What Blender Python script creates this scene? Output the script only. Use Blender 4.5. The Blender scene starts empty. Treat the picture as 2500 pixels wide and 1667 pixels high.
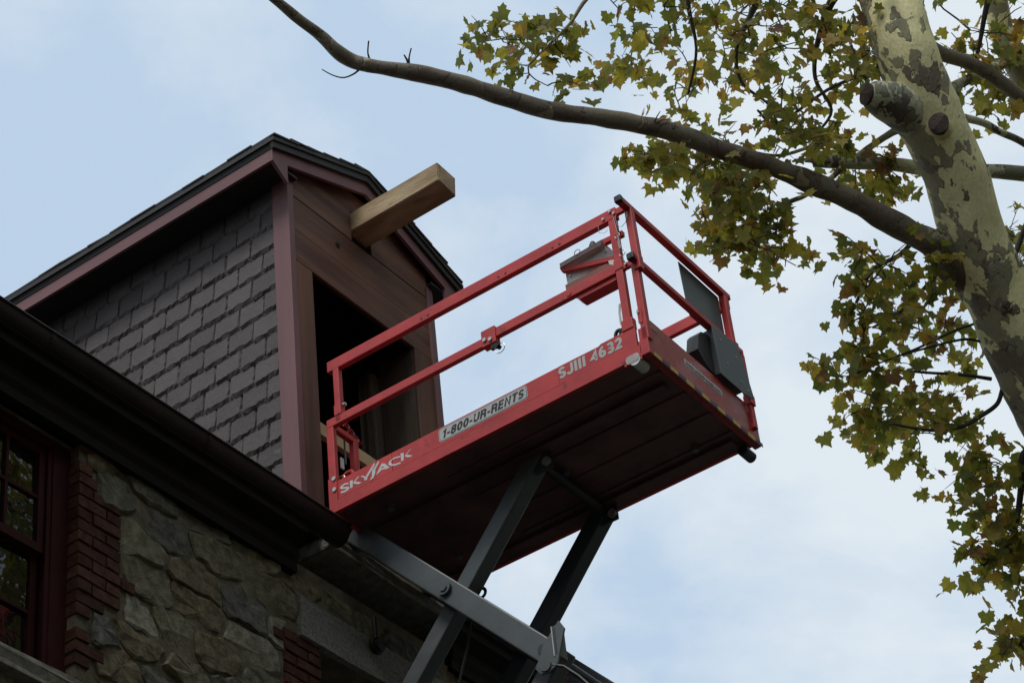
import bpy, bmesh, math, random
from mathutils import Vector, Matrix, noise
random.seed(7)
R = math.radians
S = bpy.context.scene
COL = S.collection

# ------------------------------------------------------------------ camera
FPX, CW, CH = 6078.6, 2500.0, 1667.0           # focal length in source pixels
CAM = Vector((0, 0, 1.6))
pitch, roll = R(38.6238), R(-6.66324)
FW = Vector((0, math.cos(pitch), math.sin(pitch)))
RT0 = Vector((1, 0, 0)); UP0 = Vector((0, -math.sin(pitch), math.cos(pitch)))
RT = math.cos(roll)*RT0 + math.sin(roll)*UP0
UP = -math.sin(roll)*RT0 + math.cos(roll)*UP0
cd = bpy.data.cameras.new('camera'); cam = bpy.data.objects.new('camera', cd); COL.objects.link(cam)
cd.sensor_width = 36; cd.lens = FPX/CW*36; cd.clip_end = 3000; cd.clip_start = 0.1
m = Matrix((RT, UP, -FW)).transposed().to_4x4(); m.translation = CAM
cam.matrix_world = m
S.camera = cam

# ------------------------------------------------------------------ light
SUN_EL, SUN_AZ = R(56), R(203)                 # sun stands behind the camera to the left
sd = Vector((math.sin(SUN_AZ)*math.cos(SUN_EL), math.cos(SUN_AZ)*math.cos(SUN_EL), math.sin(SUN_EL)))
sl = bpy.data.lights.new('sun', 'SUN'); sl.energy = 1.5; sl.angle = R(18); sl.color = (1.0, .95, .87)
so = bpy.data.objects.new('sun', sl); COL.objects.link(so)
so.rotation_euler = sd.to_track_quat('Z', 'Y').to_euler(); so.location = (-20, -30, 40)

W = bpy.data.worlds.new('World'); S.world = W; W.use_nodes = True
nt = W.node_tree; N = nt.nodes; Lk = nt.links; N.clear()
out = N.new('ShaderNodeOutputWorld'); bg = N.new('ShaderNodeBackground'); bg.inputs[1].default_value = 0.1
sky = N.new('ShaderNodeTexSky'); sky.sky_type = 'NISHITA'; sky.sun_disc = False
sky.sun_elevation = SUN_EL; sky.sun_rotation = SUN_AZ; sky.air_density = 1.0; sky.dust_density = 1.5
tc = N.new('ShaderNodeTexCoord')
sepx = N.new('ShaderNodeSeparateXYZ'); Lk.new(tc.outputs['Generated'], sepx.inputs[0])
# a high cloud layer: direction divided by its height gives the flat cloud plane
zz = N.new('ShaderNodeMath'); zz.operation = 'MAXIMUM'; zz.inputs[1].default_value = 0.12; Lk.new(sepx.outputs[2], zz.inputs[0])
dv = N.new('ShaderNodeVectorMath'); dv.operation = 'DIVIDE'
cmb = N.new('ShaderNodeCombineXYZ')
for i in range(3): Lk.new(zz.outputs[0], cmb.inputs[i])
Lk.new(tc.outputs['Generated'], dv.inputs[0]); Lk.new(cmb.outputs[0], dv.inputs[1])
n1 = N.new('ShaderNodeTexNoise'); n1.inputs['Scale'].default_value = 2.6; n1.inputs['Detail'].default_value = 7; n1.inputs['Roughness'].default_value = .57
n1.inputs['Distortion'].default_value = .25
mp = N.new('ShaderNodeMapping'); mp.inputs['Location'].default_value = (3.1, 1.7, 0); mp.inputs['Scale'].default_value = (1, .8, 1)
Lk.new(dv.outputs[0], mp.inputs[0]); Lk.new(mp.outputs[0], n1.inputs[0])
cr = N.new('ShaderNodeValToRGB'); e = cr.color_ramp.elements
e[0].position = .40; e[0].color = (0.0, 0, 0, 1); e[1].position = .60; e[1].color = (1, 1, 1, 1)
Lk.new(n1.outputs[0], cr.inputs[0])
veil = N.new('ShaderNodeMix'); veil.data_type = 'RGBA'
veil.inputs['A'].default_value = (5.5, 6.95, 8.65, 1)          # thin veil
veil.inputs['B'].default_value = (8.2, 8.95, 9.5, 1)          # thicker cloud
Lk.new(cr.outputs[0], veil.inputs['Factor'])
mx = N.new('ShaderNodeMix'); mx.data_type = 'RGBA'; mx.inputs['Factor'].default_value = .9
Lk.new(sky.outputs[0], mx.inputs['A']); Lk.new(veil.outputs['Result'], mx.inputs['B'])
Lk.new(mx.outputs['Result'], bg.inputs[0]); Lk.new(bg.outputs[0], out.inputs[0])
S.view_settings.view_transform = 'Standard'; S.view_settings.look = 'None'
S.view_settings.exposure = 0; S.view_settings.gamma = 1; S.view_settings.use_curve_mapping = False
S.render.engine = 'CYCLES'
S.cycles.max_bounces = 8; S.cycles.transparent_max_bounces = 12

# ------------------------------------------------------------------ frames
def frame(deg):
    y = R(deg)
    return Matrix(((math.cos(y), -math.sin(y), 0), (math.sin(y), math.cos(y), 0), (0, 0, 1)))
BYAW, PYAW = -32.4138, -31.6713
BM, PM = frame(BYAW), frame(PYAW)               # columns: out of the wall, along the wall, up
UD = -7.571                                      # dormer front / wall face
WV = Vector((UD, 9.4, 0))                        # building root in its own frame
PB = Vector((-5.057, 9.621, 10.077))             # outer near bottom corner of the lift platform
LR = Vector((-1.15, .6, -10.077))                # lift root relative to PB

def at(px, py, D):
    d = FW*FPX + (px-CW/2)*RT - (py-CH/2)*UP
    return CAM + d.normalized()*D

# ------------------------------------------------------------------ materials
MATS = {}
def mat(name, col, rough=.7, metal=0, var=.25, scale=6, bump=.0, bscale=40, col2=None, spec=.5, stretch=(1, 1, 1), objrand=0.0, coat=0, speck=None):
    if name in MATS: return MATS[name]
    mt = bpy.data.materials.new(name); mt.use_nodes = True; t = mt.node_tree; n = t.nodes; l = t.links
    b = n['Principled BSDF']; b.inputs['Roughness'].default_value = rough; b.inputs['Metallic'].default_value = metal
    b.inputs['Specular IOR Level'].default_value = spec; b.inputs['Coat Weight'].default_value = coat
    tcn = n.new('ShaderNodeTexCoord'); mpp = n.new('ShaderNodeMapping'); mpp.inputs['Scale'].default_value = stretch
    l.new(tcn.outputs['Object'], mpp.inputs[0])
    src = mpp.outputs[0]
    if objrand:
        oi = n.new('ShaderNodeObjectInfo'); ad = n.new('ShaderNodeVectorMath'); ad.operation = 'MULTIPLY_ADD'
        cb = n.new('ShaderNodeCombineXYZ')
        for i in range(3): l.new(oi.outputs['Random'], cb.inputs[i])
        ad.inputs[1].default_value = (17, 23, 31); l.new(cb.outputs[0], ad.inputs[0]); l.new(mpp.outputs[0], ad.inputs[2]); src = ad.outputs[0]
    ns = n.new('ShaderNodeTexNoise'); ns.inputs['Scale'].default_value = scale; ns.inputs['Detail'].default_value = 6; ns.inputs['Roughness'].default_value = .62
    l.new(src, ns.inputs[0])
    c1 = tuple(c*(1-var) for c in col); c2 = col2 or tuple(min(1, c*(1+var)) for c in col)
    rp = n.new('ShaderNodeValToRGB'); rp.color_ramp.elements[0].position = .32; rp.color_ramp.elements[1].position = .68
    rp.color_ramp.elements[0].color = (*c1, 1); rp.color_ramp.elements[1].color = (*c2, 1)
    l.new(ns.outputs[0], rp.inputs[0]); co = rp.outputs[0]
    if objrand:
        mr = n.new('ShaderNodeMapRange'); mr.inputs['To Min'].default_value = 1-objrand; mr.inputs['To Max'].default_value = 1+objrand
        l.new(oi.outputs['Random'], mr.inputs[0])
        vm = n.new('ShaderNodeVectorMath'); vm.operation = 'SCALE'; l.new(co, vm.inputs[0]); l.new(mr.outputs[0], vm.inputs['Scale']); co = vm.outputs[0]
    if speck:
        sc_, th_, scol = speck
        s1 = n.new('ShaderNodeTexNoise'); s1.inputs['Scale'].default_value = sc_; s1.inputs['Detail'].default_value = 9; s1.inputs['Roughness'].default_value = .72; l.new(src, s1.inputs[0])
        s2 = n.new('ShaderNodeMapRange'); s2.inputs['From Min'].default_value = th_; s2.inputs['From Max'].default_value = th_+.09; s2.inputs['To Max'].default_value = .85; l.new(s1.outputs[0], s2.inputs[0])
        s3 = n.new('ShaderNodeMix'); s3.data_type = 'RGBA'; s3.inputs['B'].default_value = (*scol, 1); l.new(s2.outputs[0], s3.inputs['Factor']); l.new(co, s3.inputs['A']); co = s3.outputs['Result']
    l.new(co, b.inputs['Base Color'])
    rr = n.new('ShaderNodeMapRange'); rr.inputs['To Min'].default_value = max(0, rough-.1); rr.inputs['To Max'].default_value = min(1, rough+.12)
    l.new(ns.outputs[0], rr.inputs[0]); l.new(rr.outputs[0], b.inputs['Roughness'])
    if bump:
        nb = n.new('ShaderNodeTexNoise'); nb.inputs['Scale'].default_value = bscale; nb.inputs['Detail'].default_value = 10; nb.inputs['Roughness'].default_value = .68
        l.new(src, nb.inputs[0])
        bp = n.new('ShaderNodeBump'); bp.inputs['Strength'].default_value = bump; bp.inputs['Distance'].default_value = .02
        l.new(nb.outputs[0], bp.inputs['Height']); l.new(bp.outputs[0], b.inputs['Normal'])
    MATS[name] = mt; return mt

M_RED = mat('red_paint', (.58, .055, .055), .42, var=.2, scale=5, bump=.06, bscale=120, spec=.35, speck=(9, .60, (.16, .035, .03)))
M_UNDER = mat('shaded_underside_paint', (.16, .075, .075), .5, var=.4, scale=3)  # red dulled to dirt brown and darkened, underside shade put into the colour
M_REDG = mat('red_gloss_paint', (.44, .035, .04), .26, var=.12, scale=5, coat=.12)
M_STEEL = mat('grey_painted_steel', (.11, .127, .134), .4, var=.2, scale=4, bump=.06, spec=.5, speck=(7, .60, (.075, .075, .07)))
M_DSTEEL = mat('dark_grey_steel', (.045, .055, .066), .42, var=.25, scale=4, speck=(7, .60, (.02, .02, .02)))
M_GREY = mat('grey_plate', (.13, .16, .17), .5, var=.06, scale=3)
M_ALU = mat('galvanised_metal', (.78, .80, .79), .45, metal=.0, var=.12, scale=9)
M_ZINC = mat('zinc_bolt', (.5, .49, .46), .35, metal=.8, var=.1)
M_BLACK = mat('black_plastic', (.02, .02, .022), .5, var=.2)
M_WHITE = mat('white_vinyl', (.72, .72, .72), .5, var=.05, scale=20)
M_LABEL = mat('label_grey_vinyl', (.55, .56, .55), .5, var=.06, scale=20)
M_INK = mat('black_print', (.025, .025, .028), .6, var=.1)
M_YEL = mat('yellow_tape', (.72, .52, .10), .5, var=.12, scale=20)
M_BLU = mat('dark_blue_tape', (.07, .07, .13), .5, var=.12, scale=20)
M_TRIM = mat('maroon_trim_paint', (.205, .094, .10), .6, var=.18, scale=5, bump=.12, speck=(6, .62, (.12, .06, .055)), bscale=60, stretch=(1, 1, .15))
M_TRIMH = mat('maroon_trim_paint_level', (.205, .094, .10), .6, var=.18, scale=5, bump=.12, speck=(6, .62, (.12, .06, .055)), bscale=60, stretch=(.15, 1, 1))
M_BOARD = mat('maroon_stained_board', (.125, .052, .038), .6, var=.45, scale=4, bump=.25, bscale=35, stretch=(1, .12, 1.5), objrand=.2, col2=(.235, .115, .072), spec=.3)
M_STILE = mat('maroon_stained_upright', (.125, .052, .038), .6, var=.4, scale=4, bump=.25, bscale=35, stretch=(1, 1.6, .12), objrand=.15, col2=(.21, .10, .062), spec=.3)
M_CROWN = mat('dark_crown_paint', (.022, .018, .016), .6, var=.3, scale=4, bump=.2)
M_SLATE = mat('wall_slate', (.088, .074, .074), .66, var=.2, scale=5, bump=.4, bscale=26, objrand=.2, speck=(8, .63, (.15, .14, .125)))
M_RSLATE = mat('roof_slate', (.05, .045, .045), .7, var=.3, scale=5, bump=.4)
M_NEWWOOD = mat('fresh_sawn_timber', (.36, .22, .105), .6, var=.3, scale=3.4, bump=.35, bscale=18, stretch=(.5, 2.2, 2.2), col2=(.60, .45, .28), spec=.3, speck=(5, .62, (.24, .13, .06)))
M_PLANK = mat('pale_lumber', (.62, .47, .26), .6, var=.15, scale=3, bump=.1, stretch=(2, .2, 2))
M_OLDWOOD = mat('rough_old_timber', (.07, .048, .03), .8, var=.5, scale=5, bump=.5, stretch=(2, 2, .2))
M_DARKIN = mat('shaded_interior_timber', (.02, .017, .015), .9, var=.3)  # near black, the unlit interior is put into the colour
M_GUTTER = mat('brown_copper_gutter', (.022, .014, .010), .6, metal=.0, var=.35, scale=5, bump=.15, spec=.25)
M_CORN = mat('shaded_cornice_paint', (.014, .012, .009), .8, var=.3, scale=4, bump=.2, spec=.15)  # near black, shade of the eave recess put into the colour
M_MORTAR = mat('old_mortar', (.20, .175, .12), .95, var=.4, scale=7, bump=1.0, bscale=18, spec=.2)
M_BRICK = mat('red_brick', (.105, .047, .034), .9, var=.4, scale=14, bump=.6, bscale=60, objrand=.3, col2=(.155, .07, .048), spec=.2)
M_GRAN = mat('granite', (.26, .25, .215), .85, var=.4, scale=42, bump=.5, bscale=60, col2=(.36, .345, .29))
M_SILLST = mat('rough_sill_stone', (.24, .22, .175), .9, var=.4, scale=14, bump=.9, bscale=22)
M_WINP = mat('dark_maroon_window_paint', (.055, .012, .010), .7, var=.3, scale=6, bump=.1, spec=.15)
M_IRON = mat('black_iron', (.02, .018, .016), .55, metal=.4, var=.3)
M_GROUND = mat('trodden_ground', (.06, .055, .04), .95, var=.3, scale=1.2, bump=.4)
M_PAVE = mat('asphalt', (.05, .05, .05), .9, var=.25, scale=3, bump=.3)
M_RUBBER = mat('black_rubber', (.02, .02, .02), .8, var=.2)

def stone_mat():
    mt = mat('fieldstone', (.2, .2, .2), .92, var=.4, scale=16, bump=1.0, bscale=20, objrand=.12, spec=.2)
    t = mt.node_tree; n = t.nodes; l = t.links
    oi = [q for q in n if q.type == 'OBJECT_INFO'][0]
    rp = n.new('ShaderNodeValToRGB'); rp.color_ramp.interpolation = 'CONSTANT'
    cols = [(.215, .195, .125), (.18, .17, .125), (.255, .23, .15), (.165, .158, .13), (.33, .305, .235), (.205, .17, .105), (.20, .185, .125), (.23, .185, .115)]
    for i, c in enumerate(cols):
        if i < 2: el = rp.color_ramp.elements[i]; el.position = i/len(cols)
        else: el = rp.color_ramp.elements.new(i/len(cols))
        el.color = (*c, 1)
    l.new(oi.outputs['Random'], rp.inputs[0])
    ns = [q for q in n if q.type == 'TEX_NOISE'][0]
    mr = n.new('ShaderNodeMapRange'); mr.inputs['From Min'].default_value = .3; mr.inputs['From Max'].default_value = .7
    mr.inputs['To Min'].default_value = .45; mr.inputs['To Max'].default_value = 1.5; l.new(ns.outputs[0], mr.inputs[0])
    vm = n.new('ShaderNodeVectorMath'); vm.operation = 'SCALE'; l.new(rp.outputs[0], vm.inputs[0]); l.new(mr.outputs[0], vm.inputs['Scale'])
    l.new(vm.outputs[0], n['Principled BSDF'].inputs['Base Color'])
    return mt
M_STONE = stone_mat()

def glass_mat():
    mt = bpy.data.materials.new('window_glass'); mt.use_nodes = True; n = mt.node_tree.nodes; l = mt.node_tree.links
    b = n['Principled BSDF']; b.inputs['Base Color'].default_value = (.012, .014, .014, 1); b.inputs['Roughness'].default_value = .02
    b.inputs['Specular IOR Level'].default_value = .55
    tcn = n.new('ShaderNodeTexCoord'); ns = n.new('ShaderNodeTexNoise'); ns.inputs['Scale'].default_value = 5; l.new(tcn.outputs['Object'], ns.inputs[0])
    bp = n.new('ShaderNodeBump'); bp.inputs['Strength'].default_value = .08; bp.inputs['Distance'].default_value = .03
    l.new(ns.outputs[0], bp.inputs['Height']); l.new(bp.outputs[0], b.inputs['Normal'])
    return mt
M_GLASS = glass_mat()

def bark_mat(name, pale, olive, dark, th1, th2, scale, low=0.0):
    mt = bpy.data.materials.new(name); mt.use_nodes = True; n = mt.node_tree.nodes; l = mt.node_tree.links
    b = n['Principled BSDF']; b.inputs['Roughness'].default_value = .75
    tcn = n.new('ShaderNodeTexCoord'); mpp = n.new('ShaderNodeMapping'); mpp.inputs['Scale'].default_value = (1, 1, .5)
    l.new(tcn.outputs['Object'], mpp.inputs[0])
    wn = n.new('ShaderNodeTexNoise'); wn.inputs['Scale'].default_value = scale*3.0; wn.inputs['Detail'].default_value = 3
    l.new(mpp.outputs[0], wn.inputs[0])
    wa = n.new('ShaderNodeVectorMath'); wa.operation = 'MULTIPLY_ADD'; wa.inputs[1].default_value = (.16, .16, .16); l.new(wn.outputs['Color'], wa.inputs[0]); l.new(mpp.outputs[0], wa.inputs[2])
    def layer(off, sc, th, w=.008):
        ad = n.new('ShaderNodeVectorMath'); ad.inputs[1].default_value = (off, off*1.3, off*.7); l.new(wa.outputs[0], ad.inputs[0])
        q = n.new('ShaderNodeTexNoise'); q.inputs['Scale'].default_value = sc; q.inputs['Detail'].default_value = 1.6; q.inputs['Roughness'].default_value = .5
        l.new(ad.outputs[0], q.inputs[0])
        qa = n.new('ShaderNodeMath'); l.new(q.outputs[0], qa.inputs[0]); l.new(zr.outputs[0], qa.inputs[1])
        r = n.new('ShaderNodeMapRange'); r.inputs['From Min'].default_value = th-w; r.inputs['From Max'].default_value = th+w; l.new(qa.outputs[0], r.inputs[0]); return r.outputs[0]
    sz = n.new('ShaderNodeSeparateXYZ'); l.new(tcn.outputs['Object'], sz.inputs[0])
    zr = n.new('ShaderNodeMapRange'); zr.inputs['From Min'].default_value = 13.9; zr.inputs['From Max'].default_value = 13.1; zr.inputs['To Max'].default_value = low; l.new(sz.outputs[2], zr.inputs[0])
    f1 = layer(0, scale, th1); f2 = layer(11.3, scale*1.25, th2); f3 = layer(5.7, scale*2.0, .66)
    sm = n.new('ShaderNodeTexNoise'); sm.inputs['Scale'].default_value = scale*1.1; sm.inputs['Detail'].default_value = 5; l.new(mpp.outputs[0], sm.inputs[0])
    pr = n.new('ShaderNodeMix'); pr.data_type = 'RGBA'; pr.inputs['A'].default_value = (*[c*.8 for c in pale], 1); pr.inputs['B'].default_value = (*[min(1, c*1.2) for c in pale], 1); l.new(sm.outputs[0], pr.inputs['Factor'])
    m1 = n.new('ShaderNodeMix'); m1.data_type = 'RGBA'; l.new(f1, m1.inputs['Factor']); l.new(pr.outputs['Result'], m1.inputs['A']); m1.inputs['B'].default_value = (*olive, 1)
    m2 = n.new('ShaderNodeMix'); m2.data_type = 'RGBA'; l.new(f2, m2.inputs['Factor']); l.new(m1.outputs['Result'], m2.inputs['A']); m2.inputs['B'].default_value = (*dark, 1)
    m3 = n.new('ShaderNodeMix'); m3.data_type = 'RGBA'; l.new(f3, m3.inputs['Factor']); l.new(m2.outputs['Result'], m3.inputs['A']); m3.inputs['B'].default_value = (*[c*.8+.03 for c in olive], 1)
    fn = n.new('ShaderNodeTexNoise'); fn.inputs['Scale'].default_value = 45; fn.inputs['Detail'].default_value = 5; l.new(mpp.outputs[0], fn.inputs[0])
    mr = n.new('ShaderNodeMapRange'); mr.inputs['To Min'].default_value = .72; mr.inputs['To Max'].default_value = 1.28; l.new(fn.outputs[0], mr.inputs[0])
    vm = n.new('ShaderNodeVectorMath'); vm.operation = 'SCALE'; l.new(m3.outputs['Result'], vm.inputs[0]); l.new(mr.outputs[0], vm.inputs['Scale'])
    l.new(vm.outputs[0], b.inputs['Base Color'])
    sb = n.new('ShaderNodeMath'); sb.operation = 'ADD'; l.new(f1, sb.inputs[0]); l.new(f2, sb.inputs[1])
    sb2 = n.new('ShaderNodeMath'); sb2.operation = 'MULTIPLY_ADD'; sb2.inputs[1].default_value = .5; l.new(fn.outputs[0], sb2.inputs[0]); l.new(sb.outputs[0], sb2.inputs[2])
    bp = n.new('ShaderNodeBump'); bp.inputs['Strength'].default_value = .9; bp.inputs['Distance'].default_value = .014
    l.new(sb2.outputs[0], bp.inputs['Height']); l.new(bp.outputs[0], b.inputs['Normal'])
    return mt
M_BARK = bark_mat('plane_bark', (.80, .73, .39), (.29, .265, .16), (.19, .155, .105), .57, .62, 4.2, low=.12)
M_LIMB = bark_mat('limb_bark', (.36, .31, .20), (.19, .16, .11), (.15, .11, .08), .42, .52, 3.2)
M_THIN = bark_mat('branch_bark', (.50, .49, .34), (.22, .22, .15), (.12, .10, .08), .52, .6, 6)
M_TWIG = mat('twig_bark', (.07, .06, .05), .8, var=.3, scale=9)
M_CUT = mat('weathered_cut_wood', (.075, .05, .04), .9, var=.45, scale=25, bump=.8, bscale=50)

def leaf_mat(name):
    mt = bpy.data.materials.new(name); mt.use_nodes = True; n = mt.node_tree.nodes; l = mt.node_tree.links
    for q in list(n):
        if q.type != 'OUTPUT_MATERIAL': n.remove(q)
    o = [q for q in n if q.type == 'OUTPUT_MATERIAL'][0]
    g = n.new('ShaderNodeNewGeometry'); oi = n.new('ShaderNodeObjectInfo')
    ad = n.new('ShaderNodeMath'); l.new(g.outputs['Random Per Island'], ad.inputs[0]); l.new(oi.outputs['Random'], ad.inputs[1])
    fr = n.new('ShaderNodeMath'); fr.operation = 'FRACT'; l.new(ad.outputs[0], fr.inputs[0])
    rp = n.new('ShaderNodeValToRGB')
    cols = [(0, (.12, .14, .048)), (.30, (.18, .185, .055)), (.55, (.25, .225, .065)), (.76, (.34, .28, .075)), (.90, (.34, .21, .065)), (.96, (.26, .135, .06)), (1, (.17, .10, .07))]
    for i, (p, c) in enumerate(cols):
        el = rp.color_ramp.elements[i] if i < 2 else rp.color_ramp.elements.new(p)
        el.position = p; el.color = (*c, 1)
    rp.color_ramp.elements[0].position = 0
    tcn = n.new('ShaderNodeTexCoord'); ns = n.new('ShaderNodeTexNoise'); ns.inputs['Scale'].default_value = 14; ns.inputs['Detail'].default_value = 4
    l.new(tcn.outputs['Object'], ns.inputs[0])
    ma = n.new('ShaderNodeMath'); ma.operation = 'MULTIPLY_ADD'; ma.inputs[1].default_value = .55; l.new(ns.outputs[0], ma.inputs[0])
    sb = n.new('ShaderNodeMath'); sb.operation = 'SUBTRACT'; sb.inputs[1].default_value = .28; l.new(fr.outputs[0], sb.inputs[0]); l.new(sb.outputs[0], ma.inputs[2])
    l.new(ma.outputs[0], rp.inputs[0])
    d = n.new('ShaderNodeBsdfPrincipled'); d.inputs['Roughness'].default_value = .55; d.inputs['Specular IOR Level'].default_value = .3
    tr = n.new('ShaderNodeBsdfTranslucent'); l.new(rp.outputs[0], d.inputs['Base Color'])
    sc = n.new('ShaderNodeVectorMath'); sc.operation = 'MULTIPLY'; sc.inputs[1].default_value = (1.55, 1.5, .7); l.new(rp.outputs[0], sc.inputs[0]); l.new(sc.outputs[0], tr.inputs[0])
    mxs = n.new('ShaderNodeMixShader'); mxs.inputs[0].default_value = .56; l.new(d.outputs[0], mxs.inputs[1]); l.new(tr.outputs[0], mxs.inputs[2]); l.new(mxs.outputs[0], o.inputs[0])
    return mt
M_LEAF = leaf_mat('plane_leaf')

# ------------------------------------------------------------------ helpers
class MB:
    """collects geometry; build() links it as one mesh object"""
    def __init__(s, org=(0, 0, 0)): s.v = []; s.f = []; s.o = Vector(org)
    def add(s, vs, fs):
        b = len(s.v); s.v += [Vector(v)-s.o for v in vs]; s.f += [tuple(i+b for i in f) for f in fs]
    def box(s, lo, hi, c=0.0):
        x0, y0, z0 = lo; x1, y1, z1 = hi
        if c <= 0:
            s.add([(x0, y0, z0), (x1, y0, z0), (x1, y1, z0), (x0, y1, z0), (x0, y0, z1), (x1, y0, z1), (x1, y1, z1), (x0, y1, z1)],
                  [(0, 3, 2, 1), (4, 5, 6, 7), (0, 1, 5, 4), (1, 2, 6, 5), (2, 3, 7, 6), (3, 0, 4, 7)])
        else:
            bm = bmesh.new(); r = bmesh.ops.create_cube(bm, size=1)
            for v in bm.verts: v.co = Vector((x0+(v.co.x+.5)*(x1-x0), y0+(v.co.y+.5)*(y1-y0), z0+(v.co.z+.5)*(z1-z0)))
            bmesh.ops.bevel(bm, geom=bm.edges[:], offset=c, segments=2, affect='EDGES', profile=.5)
            s.bm(bm)
        return s
    def bm(s, bm):
        bm.verts.index_update(); s.add([v.co.copy() for v in bm.verts], [tuple(v.index for v in f.verts) for f in bm.faces]); bm.free()
    def bar(s, a, b, w, h, up=(0, 0, 1), c=0.0):
        """rectangular tube from a to b: w across, h along the 'up' side"""
        a, b = Vector(a), Vector(b); d = (b-a); L = d.length; d.normalize()
        x = d.cross(Vector(up)).normalized(); z = x.cross(d).normalized()
        t = MB(); t.box((-w/2, 0, -h/2), (w/2, L, h/2), c)
        s.add([a+x*v.x+d*v.y+z*v.z for v in t.v], t.f); return s
    def tube(s, pts, rad, n=10, cap=True, wob=0.0, seed=0):
        P = [Vector(p) for p in pts]; rs = rad if hasattr(rad, '__len__') else [rad]*len(P)
        ref = None; vs = []; fs = []
        for i, p in enumerate(P):
            d = (P[min(i+1, len(P)-1)]-P[max(i-1, 0)]).normalized()
            if ref is None:
                ref = d.orthogonal().normalized()
            ref = (ref-d*ref.dot(d)).normalized(); bi = d.cross(ref)
            for k in range(n):
                a = 2*math.pi*k/n; r = rs[i]
                q = p+(ref*math.cos(a)+bi*math.sin(a))*r
                if wob: q = p+(q-p)*(1+wob*noise.noise(q*2.6+Vector((seed, 0, 0)))+wob*.5*noise.noise(q*7))
                vs.append(q)
        for i in range(len(P)-1):
            for k in range(n):
                k2 = (k+1) % n; fs.append((i*n+k, i*n+k2, (i+1)*n+k2, (i+1)*n+k))
        if cap: fs.append(tuple(range(n))[::-1]); fs.append(tuple(range((len(P)-1)*n, len(P)*n)))
        s.add(vs, fs); return s
    def cyl(s, a, b, r, n=16): return s.tube([a, b], r, n)
    def prism(s, poly, axis, lo, hi):
        """polygon in the two remaining axes, extruded along axis"""
        n = len(poly)
        def P(p, t):
            q = list(p); q.insert(axis, t); return tuple(q)
        s.add([P(p, lo) for p in poly]+[P(p, hi) for p in poly], [tuple(range(n))[::-1], tuple(range(n, 2*n))]+[(i, (i+1) % n, n+(i+1) % n, n+i) for i in range(n)]); return s
    def mesh(s, name, m, smooth=False):
        me = bpy.data.meshes.new(name); me.from_pydata([tuple(v) for v in s.v], [], s.f)
        bm = bmesh.new(); bm.from_mesh(me); bmesh.ops.recalc_face_normals(bm, faces=bm.faces); bm.to_mesh(me); bm.free()
        me.materials.append(m)
        if smooth:
            for p in me.polygons: p.use_smooth = True
            if smooth != 'all': 
                try: me.set_sharp_from_angle(angle=R(38))
                except Exception: pass
        return me
    def build(s, name, m, parent=None, smooth=False, **kw):
        me = s.mesh(name, m, smooth)
        return link(name, me, parent, **kw)

def link(name, me, parent=None, loc=(0, 0, 0), label=None, kind=None, rot=None):
    o = bpy.data.objects.new(name, me); COL.objects.link(o); o.parent = parent; o.location = loc
    if rot is not None: o.rotation_euler = rot
    if label: o['label'] = label
    if kind: o['kind'] = kind
    return o
def thing(name, label, cat, loc=(0, 0, 0), rz=0, group=None):
    o = bpy.data.objects.new(name, None); COL.objects.link(o); o.location = loc; o.rotation_euler = (0, 0, rz)
    o['label'] = label; o['category'] = cat
    if group: o['group'] = group
    o.empty_display_size = .3
    return o

# ------------------------------------------------------------------ ground
g = MB(); g.box((-400, -400, -.5), (400, 400, 0)); g.build('ground', M_GROUND, kind='structure')
rd = MB(); rd.add([BM@Vector(p) for p in [(-6.2, -60, .004), (3.5, -60, .004), (3.5, 60, .004), (-6.2, 60, .004)]], [(0, 1, 2, 3)])
rd.build('yard', M_PAVE, kind='structure')

# ------------------------------------------------------------------ stone building
bld = thing('stone_building', 'dark fieldstone mill building with brick trimmed windows and a slate hung hoist dormer', 'building', BM@WV, R(BYAW))
def B(): return MB(WV)
V0, V1 = -3.0, 15.5
WF = UD-.016                                     # face of the mortar
# openings in the wall: (v0, v1, z0, z1)
WIN = (6.30, 7.585, 8.10, 9.60)
DOOR = (9.52, 10.75, 7.0, 9.20)
def wall_panels(mb, v0, v1, z0, z1, holes, u0, u1):
    vs = sorted({v0, v1, *[h[0] for h in holes], *[h[1] for h in holes]}); zs = sorted({z0, z1, *[h[2] for h in holes], *[h[3] for h in holes]})
    for a, b in zip(vs, vs[1:]):
        for c, d in zip(zs, zs[1:]):
            mv, mz = (a+b)/2, (c+d)/2
            if any(h[0] < mv < h[1] and h[2] < mz < h[3] for h in holes): continue
            mb.box((u0, a, c), (u1, b, d))
w = B(); wall_panels(w, V0, V1, 0, 9.72, [WIN, DOOR], UD-.55, WF)
w.box((-15.5, V0, 0), (UD-.55, V0+.5, 9.9)); w.box((-15.5, V1-.5, 0), (UD-.55, V1, 9.9)); w.box((-16, V0, 0), (-15.5, V1, 9.9))
w.build('wall', M_MORTAR, bld)
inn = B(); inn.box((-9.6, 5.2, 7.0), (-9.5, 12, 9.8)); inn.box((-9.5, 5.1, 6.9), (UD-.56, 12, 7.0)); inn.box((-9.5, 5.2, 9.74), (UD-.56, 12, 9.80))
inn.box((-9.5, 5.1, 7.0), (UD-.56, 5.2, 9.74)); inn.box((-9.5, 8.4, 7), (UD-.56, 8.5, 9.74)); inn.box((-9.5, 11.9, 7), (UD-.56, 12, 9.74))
inn.build('interior', M_DARKIN, bld)

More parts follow.
